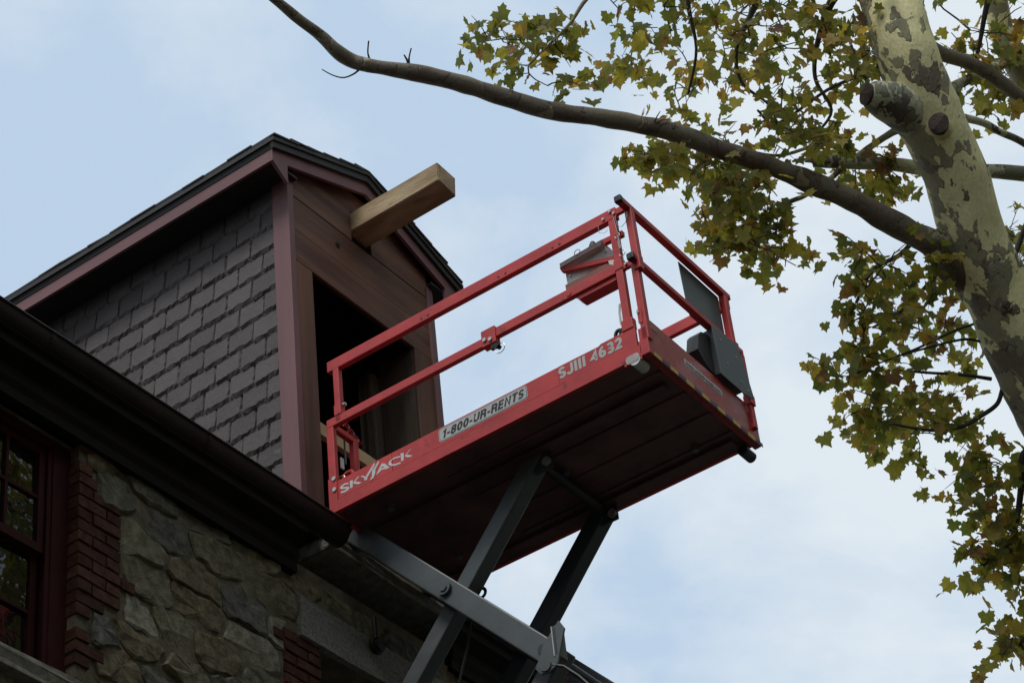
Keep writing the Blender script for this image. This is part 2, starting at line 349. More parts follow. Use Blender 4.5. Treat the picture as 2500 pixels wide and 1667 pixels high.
# rubble stones: voronoi cells on a jittered grid
def clip(poly, mx_, my_, nx, ny):
    o = []
    for i in range(len(poly)):
        a, b = poly[i], poly[(i+1) % len(poly)]
        da = (a[0]-mx_)*nx+(a[1]-my_)*ny; db = (b[0]-mx_)*nx+(b[1]-my_)*ny
        if da <= 0: o.append(a)
        if (da < 0 < db) or (db < 0 < da):
            t = da/(da-db); o.append((a[0]+(b[0]-a[0])*t, a[1]+(b[1]-a[1])*t))
    return o
rs = random.Random(21)
REG = [(5.75, 12.6, 7.35, 9.62)]
BR = []                                          # zones kept for brickwork, lintel, sill
def brick_edge_r(z): return 7.80+.13*math.sin(z*5.1)+.06*math.sin(z*13)      # ragged right side of the window quoin
seeds = []
zc = 7.2; row = 0
while zc < 9.8:
    h = rs.uniform(.14, .27); v = 5.4+rs.uniform(0, .3)
    while v < 12.9:
        wd = rs.uniform(.22, .56); seeds.append((v+wd/2, zc+h/2+rs.uniform(-.055, .055))); v += wd
    zc += h
SX = .62                                          # squash so the cells come out wider than tall
excl = [(6.1, 7.585, 8.02, 9.64), (9.33, 11.05, 9.0, 9.47), (9.24, 10.95, 7.2, 9.2), (9.3, 11.0, 9.90, 10.1)]
stones = []
for i, (sx, sz) in enumerate(seeds):
    poly = [(sx-.42, sz-.25), (sx+.42, sz-.25), (sx+.42, sz+.25), (sx-.42, sz+.25)]
    for j, (tx, tz) in enumerate(seeds):
        if i == j or abs(tx-sx) > .95 or abs(tz-sz) > .6: continue
        dx, dz = (tx-sx)*SX*SX, tz-sz
        poly = clip(poly, (sx+tx)/2, (sz+tz)/2, dx, dz)
        if len(poly) < 3: break
    if len(poly) < 3: continue
    # keep away from brick quoins, lintel, openings
    for (a, b, c, d) in excl:
        cx_, cz_ = sum(p[0] for p in poly)/len(poly), sum(p[1] for p in poly)/len(poly)
        if any(a < p[0] < b and c < p[1] < d for p in poly) or (a < cx_ < b and c < cz_ < d):
            opts = [(a-cx_, (a, 0, 1, 0)), (cx_-b, (b, 0, -1, 0)), (c-cz_, (0, c, 0, 1)), (cz_-d, (0, d, 0, -1))]
            best = max(opts, key=lambda t: t[0])
            if best[0] < 0.0: poly = []; break
            q = best[1]; poly = clip(poly, *q)
            if len(poly) < 3: break
    if len(poly) < 3: continue
    if 8.0 < sum(p[1] for p in poly)/len(poly) < 9.66 and min(p[0] for p in poly) < 8.1 and max(p[0] for p in poly) > 7.5:
        zc_ = sum(p[1] for p in poly)/len(poly)
        poly = clip(poly, brick_edge_r(zc_), 0, -1, 0)
    poly = clip(clip(clip(poly, 0, 9.64, 0, 1), 0, 7.3, 0, -1), 5.7, 0, -1, 0)
    if len(poly) < 3: continue
    ar = abs(sum(poly[k][0]*poly[(k+1) % len(poly)][1]-poly[(k+1) % len(poly)][0]*poly[k][1] for k in range(len(poly))))/2
    if ar < .008: continue
    stones.append((poly, ar))
stones.sort(key=lambda t: (t[0][0][0]-9)**2+((t[0][0][1]-8.8)*2)**2)
for poly, ar in stones[:290]:
    n = len(poly); cx_ = sum(p[0] for p in poly)/n; cz_ = sum(p[1] for p in poly)/n
    ring = []
    for k in range(n):
        a, b = poly[k], poly[(k+1) % n]
        L = math.hypot(b[0]-a[0], b[1]-a[1]); sub = max(1, min(4, int(L/.055)))
        for q in range(sub):
            t = q/sub; p = (a[0]+(b[0]-a[0])*t, a[1]+(b[1]-a[1])*t)
            j = .006 if q == 0 else .020
            d = math.hypot(p[0]-cx_, p[1]-cz_)+1e-6; sh = (.006+(.010 if q == 0 else 0))/d
            ring.append((p[0]+(cx_-p[0])*sh+rs.uniform(-j, j), p[1]+(cz_-p[1])*sh+rs.uniform(-j, j)))
    pro = rs.uniform(.004, .022); tl = rs.uniform(-.07, .07); tz = rs.uniform(-.12, .10)
    mb = MB((UD, cx_, cz_)); m_ = len(ring)
    def dep(p, base, amp): return base+(p[0]-cx_)*tl+(p[1]-cz_)*tz+rs.uniform(-amp, amp)
    V_ = [(WF-.03, p[0], p[1]) for p in ring]
    V_ += [(dep(p, WF+pro*.30, .003), p[0], p[1]) for p in ring]
    V_ += [(dep(p, WF+pro, .008), cx_+(p[0]-cx_)*.93+rs.uniform(-.009, .009), cz_+(p[1]-cz_)*.90+rs.uniform(-.009, .009)) for p in ring]
    V_ += [(WF+pro+rs.uniform(-.006, .010), cx_+rs.uniform(-.03, .03), cz_+rs.uniform(-.02, .02))]
    F_ = []
    for k in range(m_):
        k2 = (k+1) % m_; F_ += [(k, k2, m_+k2, m_+k), (m_+k, m_+k2, 2*m_+k2, 2*m_+k), (2*m_+k, 2*m_+k2, 3*m_)]
    mb.add(V_, F_)
    mb.build('stone', M_STONE, bld, loc=Vector((UD, cx_, cz_))-WV)

# bricks
def brick_mesh(L, H=.062, D=.1, seed=0):
    q = random.Random(seed); mb = MB(); mb.box((-D, 0, 0), (0, L, H), .004)
    return mb
BML = {}
def brick_me(L, k):
    key = (round(L, 2), k)
    if key not in BML:
        mb = brick_mesh(L, seed=k); q = random.Random(k)
        for v in mb.v: v += Vector((q.uniform(-.0025, .0025), q.uniform(-.0025, .0025), q.uniform(-.002, .002)))
        BML[key] = mb.mesh('brick', M_BRICK)
    return BML[key]
def brick(u, v, z, L):
    o = link('brick', brick_me(L, rs.randint(0, 2)), bld, loc=Vector((u+rs.uniform(-.004, .004), v, z))-WV, rot=(rs.uniform(-.008, .008), 0, rs.uniform(-.01, .01)))
nb = 0
z = 8.04; k = 0
while z < 9.60:
    v = 7.575
    edge = brick_edge_r(z)+.02
    lens = [.10, .20] if k % 2 else [.20, .10]
    i = 0
    while v+lens[i % 2] < edge+.05:
        brick(UD+.004, v, z, lens[i % 2]); v += lens[i % 2]+.011; i += 1
    z += .0735; k += 1
z = 7.45; k = 0
while z < 9.15:                                   # quoin left of the loading door
    v = 9.515
    for L in ([.20, .10] if k % 2 else [.10, .20])[:2]:
        v -= L; 
        if v > 9.19: brick(UD+.004, v, z, L)
        v -= .011
    v = 10.76
    for L in ([.20] if k % 2 else [.10]): brick(UD+.004, v, z, L)
    z += .0735; k += 1
z = 9.215; k = 0
while z < 9.46:                                   # few bricks beside the lintel
    if k < 1: brick(UD+.002, 9.12, z-.1, .2)
    z += .0735; k += 1

# lintel, sills
def rough_box(lo, hi, n=(1, 6, 2), amp=.006, seed=1):
    q = random.Random(seed); bm = bmesh.new(); bmesh.ops.create_cube(bm, size=1)
    bmesh.ops.subdivide_edges(bm, edges=bm.edges[:], cuts=3, use_grid_fill=True)
    for v in bm.verts:
        v.co = Vector([lo[i]+(v.co[i]+.5)*(hi[i]-lo[i]) for i in range(3)])
        v.co += Vector((q.uniform(-amp, amp), q.uniform(-amp, amp), q.uniform(-amp, amp)))
    return bm
mb = B(); mb.bm(rough_box((UD-.3, 9.335, 9.205), (UD+.022, 10.98, 9.465))); mb.build('lintel', M_GRAN, bld, label='grey granite lintel over the dark loading door')
mb = B(); mb.bm(rough_box((UD-.3, 6.05, 7.99), (UD+.07, 7.66, 8.10), amp=.012, seed=4)); mb.build('window_sill', M_SILLST, bld, label='rough stone sill under the maroon window')
mb = B(); mb.bm(rough_box((UD-.3, 9.60, 9.93), (UD+.05, 10.90, 10.035), amp=.006, seed=5)); mb.build('loft_sill', M_SILLST, bld, label='weathered stone sill below the dormer opening')
mb = B()
mb.box((UD-.45, 9.52, 7.0), (UD-.4, 10.75, 9.2)); mb.build('loading_door', M_DARKIN, bld)
mb = B()                                          # iron hook hung on the lintel
mb.tube([(UD+.05, 9.98, 9.60), (UD+.055, 9.98, 9.45)], .016, 8); mb.tube([(UD+.055+.0, 9.98+.05*math.sin(a), 9.41+.05*math.cos(a)) for a in [i*.5 for i in range(12)]], .016, 8)
mb.cyl((UD+.03, 9.985, 9.40), (UD+.085, 9.985, 9.40), .04)
mb.build('iron_hook', M_IRON, bld, smooth=True, label='black iron hook hanging against the granite lintel')

# window: casing, two sashes, panes
win = B(); CU = UD-.075
wv0, wv1, wz0, wz1 = WIN
win.box((CU-.1, wv0, wz0), (CU, wv0+.125, wz1)); win.box((CU-.1, wv1-.125, wz0), (CU, wv1, wz1)); win.box((CU-.1, wv0+.125, wz1-.06), (CU, wv1-.125, wz1)); win.box((CU-.1, wv0+.125, wz0), (CU+.02, wv1-.125, wz0+.045))
win.box((CU-.02, wv1-.155, wz0+.045), (CU-.008, wv1-.125, wz1-.06)); win.box((CU-.02, wv0+.125, wz0+.045), (CU-.008, wv0+.155, wz1-.06))
wobj = win.build('window', M_WINP, bld, label='tall maroon double hung window at the left of the stone wall')
def sash(u, z0, z1, zm):
    s = B(); a, b = wv0+.155, wv1-.155
    s.box((u-.035, a, z0), (u, a+.045, z1)); s.box((u-.035, b-.045, z0), (u, b, z1)); s.box((u-.036, a+.045, z1-.045), (u-.001, b-.045, z1)); s.box((u-.036, a+.045, z0), (u-.001, b-.045, z0+.05))
    s.build('sash', M_WINP, wobj)
    ga, gb = a+.045, b-.045; nc = 4; pw = (gb-ga)/nc
    ra = [z0+.05]+zm+[z1-.045]
    for i in range(1, nc):
        q = B(); q.box((u-.03, ga+i*pw-.010, z0+.05), (u-.004, ga+i*pw+.010, z1-.045)); q.build('muntin', M_WINP, wobj)
    for zz_ in zm:
        q = B(); q.box((u-.029, ga, zz_-.010), (u-.006, gb, zz_+.010)); q.build('muntin', M_WINP, wobj)
    for i in range(nc):
        for j in range(len(ra)-1):
            va, vb, za, zb = ga+i*pw+.008, ga+(i+1)*pw-.008, ra[j]+.006, ra[j+1]-.006
            t1, t2 = rs.uniform(-.006, .006), rs.uniform(-.006, .006)
            q = B(); q.add([(u-.018+t1, va, za), (u-.018-t1, vb, za), (u-.018-t1+t2, vb, zb), (u-.018+t1+t2, va, zb), (u-.022+t1, va, za), (u-.022-t1, vb, za), (u-.022-t1+t2, vb, zb), (u-.022+t1+t2, va, zb)],
                           [(0, 1, 2, 3), (7, 6, 5, 4), (0, 4, 5, 1), (1, 5, 6, 2), (2, 6, 7, 3), (3, 7, 4, 0)])
            q.build('pane', M_GLASS, wobj)
sash(CU-.025, 8.88, 9.535, [9.215])
sash(CU-.065, 8.15, 8.915, [8.53])

# cornice and gutter, broken at the loft opening
for (a, b) in ((V0, 9.62), (10.76, V1)):
    c = B()
    prof = [(UD-.05, 9.60), (UD+.035, 9.60), (UD+.035, 9.66), (UD+.055, 9.70), (UD+.055, 9.77), (UD+.13, 9.83), (UD+.13, 9.885), (UD+.155, 9.90), (UD+.155, 9.93), (UD-.05, 9.93)]
    b_c = 9.30 if b < 10 else b
    c.add([(u, a, z) for u, z in prof]+[(u, b_c, z) for u, z in prof], [tuple(range(10)), tuple(range(10, 20))]+[(i, (i+1) % 10, 10+(i+1) % 10, 10+i) for i in range(10)])
    c.build('cornice', M_CORN, bld)
    gt = B(); gp = []
    cu, cz, gr = UD+.115, 10.0, .078
    for i in range(13):
        t = math.pi+math.pi*i/12; gp.append((cu+gr*math.cos(t), cz+gr*1.35*math.sin(t)))
    gp += [(cu+gr+.012, cz+.012), (cu+gr+.006, cz+.024), (cu+gr-.010, cz+.02), (cu+gr-.008, cz)]
    gp += [(cu+(gr-.008)*math.cos(math.pi+math.pi*(12-i)/12), cz+(gr-.008)*1.35*math.sin(math.pi+math.pi*(12-i)/12)) for i in range(1, 13)]
    n = len(gp); gt.add([(u, a, z) for u, z in gp]+[(u, b, z) for u, z in gp], [(i, (i+1) % n, n+(i+1) % n, n+i) for i in range(n)]+[tuple(range(13)), tuple(n+i for i in range(13))])
    gt.build('gutter', M_GUTTER, bld, smooth=True, label='brown metal gutter running along the eave'+(' left of the dormer' if a < 0 else ' right of the dormer'))
    for i in range(int((b-a)/1.22)):
        j = B(); vv = a+.4+i*1.22
        jp = [(cu+(gr+.005)*math.cos(math.pi+math.pi*i_/12), cz+(gr*1.35+.005)*math.sin(math.pi+math.pi*i_/12)) for i_ in range(13)]
        j.add([(u, vv, z) for u, z in jp]+[(u, vv+.03, z) for u, z in jp], [(q, q+1, 14+q, 13+q) for q in range(12)]); j.build('gutter_strap', M_GUTTER, bld)

# main roof (kept under the sight line over the gutter)
SL = math.tan(R(42))
def rz(u): return 10.03+(UD+.03-u)*SL
rf = B()
for (a, b) in ((V0-.2, 9.38), (11.0, V1+.2)):
    rf.add([(UD+.03, a, 10.0), (UD+.03, b, 10.0), (-11.6, b, rz(-11.6)), (-11.6, a, rz(-11.6)), (UD+.03, a, 9.92), (UD+.03, b, 9.92), (-11.6, b, rz(-11.6)-.12), (-11.6, a, rz(-11.6)-.12)],
           [(0, 1, 2, 3), (4, 5, 6, 7), (0, 1, 5, 4), (1, 2, 6, 5), (0, 3, 7, 4)])
rf.add([(-10.4, 9.38, rz(-10.4)), (-10.4, 11.0, rz(-10.4)), (-11.6, 11.0, rz(-11.6)), (-11.6, 9.38, rz(-11.6))], [(0, 1, 2, 3)])
rf.add([(-11.6, V0-.2, rz(-11.6)), (-11.6, V1+.2, rz(-11.6)), (-15.9, V1+.2, 9.9), (-15.9, V0-.2, 9.9)], [(0, 1, 2, 3)])
rf.build('roof', M_RSLATE, bld)
# roof slates in courses along the visible part of the eave
rsm = MB(); q = random.Random(3)
for c_ in range(14):
    u0 = UD+.06-c_*.15
    v = V0+(c_ % 2)*.12
    while v < V1:
        if not (9.3 < v+.12 < 11.05):
            z0 = rz(u0)+.02; rsm.add([Vector(p)-WV for p in [(u0, v, z0), (u0, v+.235, z0+q.uniform(-.003, .003)), (u0-.2, v+.235, z0+.2*SL-.012), (u0-.2, v, z0+.2*SL-.012), (u0, v, z0-.01), (u0, v+.235, z0-.01)]], [(0, 1, 2, 3), (0, 4, 5, 1)])
        v += .24
rsm.build('roof_slate', M_RSLATE, bld, kind='stuff')

# ------------------------------------------------------------------ dormer
DV0, DV1 = 9.415, 10.968
dm = B()
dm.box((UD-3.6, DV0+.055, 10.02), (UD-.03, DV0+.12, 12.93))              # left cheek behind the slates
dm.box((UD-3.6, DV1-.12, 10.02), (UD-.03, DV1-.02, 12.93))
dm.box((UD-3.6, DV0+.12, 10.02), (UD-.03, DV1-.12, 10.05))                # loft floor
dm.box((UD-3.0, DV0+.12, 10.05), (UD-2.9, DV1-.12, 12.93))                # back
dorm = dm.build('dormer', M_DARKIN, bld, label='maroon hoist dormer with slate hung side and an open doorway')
def D(name, mb, m_, **k): return mb.build(name, m_, dorm, **k)
# corner posts and stiles
t = B(); t.box((UD-.135, DV0, 10.02), (UD, DV0+.058, 12.80), .004); D('corner_board', t, M_TRIM)
t = B(); t.box((UD-.02, DV0+.060, 10.02), (UD-.004, 9.637, 12.108), .003); D('door_stile', t, M_STILE)
t = B(); t.box((UD-.12, 9.625, 10.06), (UD-.022, 9.645, 12.11)); D('door_jamb', t, M_STILE)
t = B(); t.box((UD-.02, 10.70, 10.02), (UD-.004, 10.885, 12.108), .003); D('door_stile', t, M_STILE)
t = B(); t.box((UD-.03, 10.888, 10.02), (UD+.012, 10.905, 12.75), .003); D('bead', t, M_TRIM)
t = B(); t.box((UD-.135, DV1-.058, 10.02), (UD, DV1, 12.80), .004); D('corner_board', t, M_TRIM)
t = B(); t.box((UD-.30, 10.69, 10.06), (UD-.022, 10.72, 12.11)); D('door_jamb', t, M_OLDWOOD)  # darker timber than the left jamb, doorway shade put into the colour
t = B(); t.bm(rough_box((UD-.42, 10.60, 10.06), (UD-.31, 10.70, 12.0), amp=.008, seed=9)); D('old_stud', t, M_OLDWOOD, label='rough old timber stud inside the doorway')
# boards over the opening, gable clipped
PK, EZ, MID = 13.30, 12.93, (DV0+DV1)/2
def roofz(v): return PK-abs(v-MID)*.372
HB = (10.085, 10.290, 12.745, 12.925)             # hoist beam hole v0 v1 z0 z1
rows = [(12.112, 12.373), (12.381, 12.661), (12.669, 12.933), (12.941, 13.12)]
for i, (a, b) in enumerate(rows):
    segs = [(DV0+.06, DV1-.06)]
    if i == 2: segs = [(DV0+.06, HB[0]-.004), (HB[1]+.004, DV1-.06)]
    for (v0, v1) in segs:
        pts = [(v0, a), (v1, a)]
        top = []
        for k in range(9):
            v = v1+(v0-v1)*k/8; top.append((v, min(b, roofz(v)-.05)))
        if i == 3:
            half = (PK-.05-a)/.372; v0, v1 = MID-half, MID+half; pts = [(v0, a), (v1, a)]; top = [(min(MID+(PK-.05-b)/.372, v1), b), (max(MID-(PK-.05-b)/.372, v0), b)]
        poly = pts+top
        t = B(); ud_ = UD-.004-.003*(i % 2)
        t.add([(ud_-.022, p[0], p[1]) for p in poly]+[(ud_, p[0], p[1]) for p in poly], [tuple(range(len(poly)))[::-1], tuple(range(len(poly), 2*len(poly)))]+[(k, (k+1) % len(poly), len(poly)+(k+1) % len(poly), len(poly)+k) for k in range(len(poly))])
        D('board', t, M_BOARD)
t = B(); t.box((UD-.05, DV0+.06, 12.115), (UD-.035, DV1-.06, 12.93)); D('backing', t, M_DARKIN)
t = B(); t.cyl((UD-.006, 9.925, 12.525), (UD-.0005, 9.925, 12.525), .02); D('knot_hole', t, M_IRON)
# slates on the left cheek
q = random.Random(11)
def slate_me(wd, k, hh=.21):
    q = random.Random(k*7+int(wd*1000)); nb_, ns_ = 9, 7
    T = .016
    o_ = [(0, hh, 0)]; 
    # outline: left side straight, bottom and right side chipped
    left = [(0, .012)]
    bot = [(wd*i/nb_, q.uniform(-.0045, .0045)+(.012 if i == 0 else 0)) for i in range(nb_+1)]
    rt = [(wd+q.uniform(-.003, .001), hh*j/ns_) for j in range(1, ns_+1)]
    outl = bot+rt+[(0, hh)]
    inn_ = [(min(max(x, .001), wd-.010), q.uniform(.020, .040)) for x, _ in bot]
    inn_[0] = (0.001, .018); inn_[-1] = (wd-.016, .034)
    inn_ += [(wd-q.uniform(.004, .020), y) for _, y in rt]+[(0.001, hh)]
    def fy(y, in_): return -(.042-.022*y/hh) if in_ else -(.042-.022*y/hh)+.020+q.uniform(-.005, .005)
    mb = MB(); n = len(outl)
    V_ = [(x, 0.0, y) for x, y in outl]+[(x, fy(y, False) if 0 < i < n-2 else fy(y, True)+.002, y) for i, (x, y) in enumerate(outl)]+[(x, fy(y, True), y) for x, y in inn_]
    # cell layout: back ring, chipped ring, face ring
    F_ = [(i, (i+1) % n, n+(i+1) % n, n+i) for i in range(n)]+[(n+i, n+(i+1) % n, 2*n+(i+1) % n, 2*n+i) for i in range(n)]+[tuple(range(2*n, 3*n))]
    mb.add(V_, F_); return mb.mesh('slate', M_SLATE)
SLM = {(w_, k): slate_me(w_, k) for w_ in (.2065, .125) for k in range(7)}
cz0 = 12.275
for c_ in range(-12, 4):
    zb = cz0+c_*.1725
    if zb > 12.9: break
    ujoint = -7.915 if c_ % 2 == 0 else -7.815
    umax = UD-.137
    us = [ujoint-.2115*k for k in range(-2, 15)]
    for ul in us:
        wfull = .2065
        if ul > umax-.04: continue
        if ul < -10.6: continue
        if rz(ul) > zb+.25: continue
        w_ = wfull if ul+wfull <= umax+.03 else .125
        if ul+w_ > umax+.06: continue
        me = SLM[(w_, q.randint(0, 6))]
        link('slate', me, dorm, loc=Vector((ul+q.uniform(-.003, .003), DV0+.054+q.uniform(-.002, .002), zb+q.uniform(-.005, .005)))-WV, rot=(0, q.uniform(-.008, .008), 0))
# eave: soffit, fascia, crown
for sgn in (-1, 1):
    def vv(d): return MID+sgn*d
    ef = MID-9.198                                # fascia outer face distance from centre
    lo, hi = sorted((vv(ef), vv(ef-.022)))
    t = B(); t.box((UD-3.7, lo, 12.752), (UD+.038, hi, 12.850), .002); D('fascia', t, M_TRIMH)
    lo, hi = sorted((vv(ef-.022), vv(MID-DV0-.06)))
    t = B(); t.box((UD-3.7, lo, 12.778), (UD+.038, hi, 12.796)); D('soffit', t, M_CROWN)
    # crown moulding along the eave
    prof = [(ef-.02, 12.852), (ef+.004, 12.852), (ef+.010, 12.875), (ef+.022, 12.905), (ef+.028, 12.935), (ef-.02, 12.955)]
    t = B(); n = len(prof); t.add([(UD-3.7, vv(a), b) for a, b in prof]+[(UD+.07, vv(a), b) for a, b in prof], [tuple(range(n)), tuple(range(n, 2*n))]+[(i, (i+1) % n, n+(i+1) % n, n+i) for i in range(n)]); D('crown_moulding', t, M_CROWN)
    # rake board under the roof edge
    def rk(d, off): return roofz(vv(d))+off
    pts = [(vv(ef), rk(ef, -.075)), (vv(0), PK-.075), (vv(0), PK-.185), (vv(ef-.15), rk(ef-.15, -.185)), (vv(ef-.15), 12.64), (vv(ef), 12.752)]
    t = B(); t.prism(pts, 0, UD+.04, UD+.064)
    D('rake_board', t, M_TRIM)
    pts = [(vv(ef+.026), rk(ef+.026, -.02)), (vv(0), PK-.02), (vv(0), PK-.085), (vv(ef+.012), rk(ef+.012, -.085))]
    t = B(); t.prism(pts, 0, UD+.064, UD+.088); D('rake_moulding', t, M_CROWN)
    # roof deck
    pts = [(vv(ef+.03), rk(ef+.03, 0)), (vv(0), PK), (vv(0), PK-.03), (vv(ef+.03), rk(ef+.03, -.03))]
    t = B(); t.prism(pts, 0, UD-4.2, UD+.10); D('roof', t, M_CROWN)
    # roof slates, course by course
    t = MB(); dq = random.Random(5+sgn)
    for c_ in range(7):
        d0 = ef+.030-c_*.175
        if d0 < .02: break
        d1 = max(0.0, d0-.26)
        u = UD+.110-dq.uniform(0, .01); first = True
        while u > UD-4.1:
            wd = dq.uniform(.19, .25); lift = .030+dq.uniform(-.004, .006)
            zA, zB = roofz(vv(d0))+lift, roofz(vv(d1))+.012
            th = .012
            ww = [(u, vv(d0+dq.uniform(-.006, .006)), zA), (u-wd+.004, vv(d0+dq.uniform(-.006, .006)), zA), (u-wd+.004, vv(d1), zB), (u, vv(d1), zB)]
            t.add([Vector(p)-WV for p in ww]+[Vector(p)-WV-Vector((0, 0, th)) for p in ww], [(0, 1, 2, 3), (7, 6, 5, 4), (0, 4, 5, 1), (1, 5, 6, 2), (2, 6, 7, 3), (3, 7, 4, 0)])
            u -= wd
    D('roof_slate', t, M_RSLATE, kind='stuff')
# hoist beam
b0, b1, c0, c1 = HB[0]+.002, HB[1]-.002, HB[2]+.003, HB[3]-.003
xe = -6.828
bm_ = B(); ch = .006
v_ = [(UD-1.4, b0, c0), (UD-1.4, b1, c0), (UD-1.4, b1, c1), (UD-1.4, b0, c1), (xe, b0, c0+.012), (xe-.012, b1, c0), (xe, b1, c1-.012), (xe, b0, c1), (xe+.002, b0+.12, c0+.052), (xe, b1, c0+.075)]
bm2 = bmesh.new(); vs_ = [bm2.verts.new(p) for p in v_[:8]]
for f in [(0, 3, 2, 1), (4, 5, 6, 7), (0, 1, 5, 4), (1, 2, 6, 5), (2, 3, 7, 6), (3, 0, 4, 7)]: bm2.faces.new([vs_[i] for i in f])
bmesh.ops.bevel(bm2, geom=[e_ for e_ in bm2.edges], offset=.006, segments=2, affect='EDGES')
bm_.bm(bm2); D('hoist_beam', bm_, M_NEWWOOD, label='pale squared hoist beam jutting out of the dormer gable')

# plank across the opening, inside
pk = thing('plank', 'pale new lumber plank lying across the dark dormer doorway', 'plank', BM@Vector((UD-.2, 9.9, 11.06)), R(BYAW))
t = MB(); t.box((-.02, -.23, -.048), (.02, .66, .048), .003); t.build('board', M_PLANK, pk)

# ------------------------------------------------------------------ scissor lift
lw = PM@(PB+LR)
lift = thing('scissor_lift', 'red scissor lift platform on grey arms raised beside the dormer', 'lift', lw, R(PYAW))
def P(): return MB(LR)
def Q(name, mb, m_, parent=None, **k): return mb.build(name, m_, parent or lift, **k)
XL, WY = -2.27, 1.19
# deck and underside
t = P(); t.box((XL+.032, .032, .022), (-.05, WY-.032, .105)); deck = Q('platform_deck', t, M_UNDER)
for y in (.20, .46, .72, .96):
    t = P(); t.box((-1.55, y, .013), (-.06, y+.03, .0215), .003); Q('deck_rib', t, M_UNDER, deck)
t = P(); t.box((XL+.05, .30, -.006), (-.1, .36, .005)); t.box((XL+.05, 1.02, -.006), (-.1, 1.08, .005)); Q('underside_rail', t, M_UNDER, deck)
# near side: lower lip + toe panel
sp = P(); sp.box((XL+.0, 0, 0), (-.055, .03, .083), .003); side = Q('side_panel', sp, M_RED, label='long red side panel carrying white lettering')
sp = P(); sp.box((XL+.035, .006, .088), (-1.80, .022, .218), .002); Q('toe_board', sp, M_RED, side)
sp = P(); sp.box((-1.797, .006, .088), (-.60, .022, .218), .002); Q('toe_board', sp, M_RED, side)
sp = P(); sp.prism([(-.597, .088), (-.07, .088), (-.07, .235), (-.13, .235), (-.15, .225), (-.30, .225), (-.32, .215), (-.597, .218)], 1, .006, .022); Q('toe_board', sp, M_RED, side)
# far side + inner end
sp = P(); sp.box((XL, WY-.03, .020), (-.055, WY, .083), .003); sp.box((XL+.03, WY-.024, .088), (-.06, WY-.008, .218), .002); Q('side_panel', sp, M_RED)
sp = P(); sp.box((XL, .035, 0), (XL+.03, WY-.035, .083), .003); Q('end_panel', sp, M_RED)
# outer end panel, taller and glossy
sp = P(); sp.box((-.018, .045, .004), (0, WY+.012, .27), .003); sp.box((-.045, .045, .004), (-.018, WY+.012, .012))
sp.box((-.04, .045, .262), (-.016, WY+.012, .272)); endp = Q('end_panel', sp, M_REDG, label='glossy red end panel with striped tape and a web address')
sp = P(); sp.box((-.052, .0, .0), (.004, .043, .19), .004); Q('corner_post', sp, M_RED)
for i in range(14):
    s_ = P(); y0 = .05+i*.0835
    s_.box((.0012, y0, .006), (.0022, y0+.0833, .034)); Q('tape_stripe', s_, M_YEL if i % 2 == 0 else M_BLU, endp)

# text helper: a font outline turned into mesh, fitted to a box
def text_polys(s, bold=0.0, shear=0.0):
    cu = bpy.data.curves.new('t', 'FONT'); cu.body = s; cu.offset = bold; cu.shear = shear; cu.resolution_u = 3
    o = bpy.data.objects.new('t', cu); COL.objects.link(o)
    dg = bpy.context.evaluated_depsgraph_get(); me = bpy.data.meshes.new_from_object(o.evaluated_get(dg))
    vs = [v.co.copy() for v in me.vertices]; fs = [tuple(p.vertices) for p in me.polygons]
    bpy.data.objects.remove(o); bpy.data.curves.remove(cu); bpy.data.meshes.remove(me)
    x0 = min(v.x for v in vs); x1 = max(v.x for v in vs); y0 = min(v.y for v in vs); y1 = max(v.y for v in vs)
    return [((v.x-x0)/(x1-x0), (v.y-y0)/(y1-y0)) for v in vs], fs
def arc(cx_, cy_, rx, ry, a0, a1, n=8):
    return [(cx_+rx*math.cos(R(a0+(a1-a0)*i/n)), cy_+ry*math.sin(R(a0+(a1-a0)*i/n))) for i in range(n+1)]
GL = {  # heavy grotesque capitals as centre lines in a unit-high box: (width, strokes)
 '1': (.42, [[(.05, .72), (.28, .90), (.28, .0)]]), '-': (.36, [[(.02, .38), (.34, .38)]]), ' ': (.26, []),
 '8': (.6, [arc(.3, .715, .19, .19, 0, 360, 14), arc(.3, .285, .21, .21, 0, 360, 14)]),
 '0': (.6, [arc(.3, .5, .20, .40, 0, 360, 18)]),
 'U': (.68, [[(.11, 1.0), (.11, .33)]+arc(.34, .33, .23, .23, 180, 360, 8)+[(.57, 1.0)]]),
 'R': (.68, [[(.11, 0), (.11, .90), (.36, .90)]+arc(.36, .70, .19, .20, 90, -90, 7)+[(.11, .50)], [(.34, .50), (.54, .40), (.58, .0)]]),
 'E': (.62, [[(.58, .91), (.11, .91), (.11, .09), (.59, .09)], [(.11, .51), (.54, .51)]]),
 'N': (.70, [[(.11, 0), (.11, .96), (.57, .06), (.57, 1.0)]]), 'T': (.62, [[(.0, .91), (.60, .91)], [(.30, .91), (.30, 0)]]),
 'S': (.64, [arc(.31, .70, .20, .21, 20, 270, 10)+arc(.31, .29, .21, .20, 90, -160, 10)[1:]]),
 'J': (.54, [[(.42, 1.0), (.42, .30)]+arc(.24, .28, .18, .20, 0, -180, 8)]), 'I': (.26, [[(.12, 1.0), (.12, .0)]]),
 '4': (.6, [[(.44, .0), (.44, .90), (.06, .30), (.58, .30)]]), '6': (.6, [arc(.30, .31, .19, .22, 0, 360, 14), arc(.40, .42, .30, .49, 85, 185, 8)]),
 '3': (.6, [arc(.28, .70, .20, .21, 150, -90, 9)+arc(.28, .28, .22, .20, 90, -150, 9)[1:]]), '2': (.6, [arc(.29, .68, .20, .23, 165, -30, 9)+[(.10, .09), (.56, .09)]]),
}
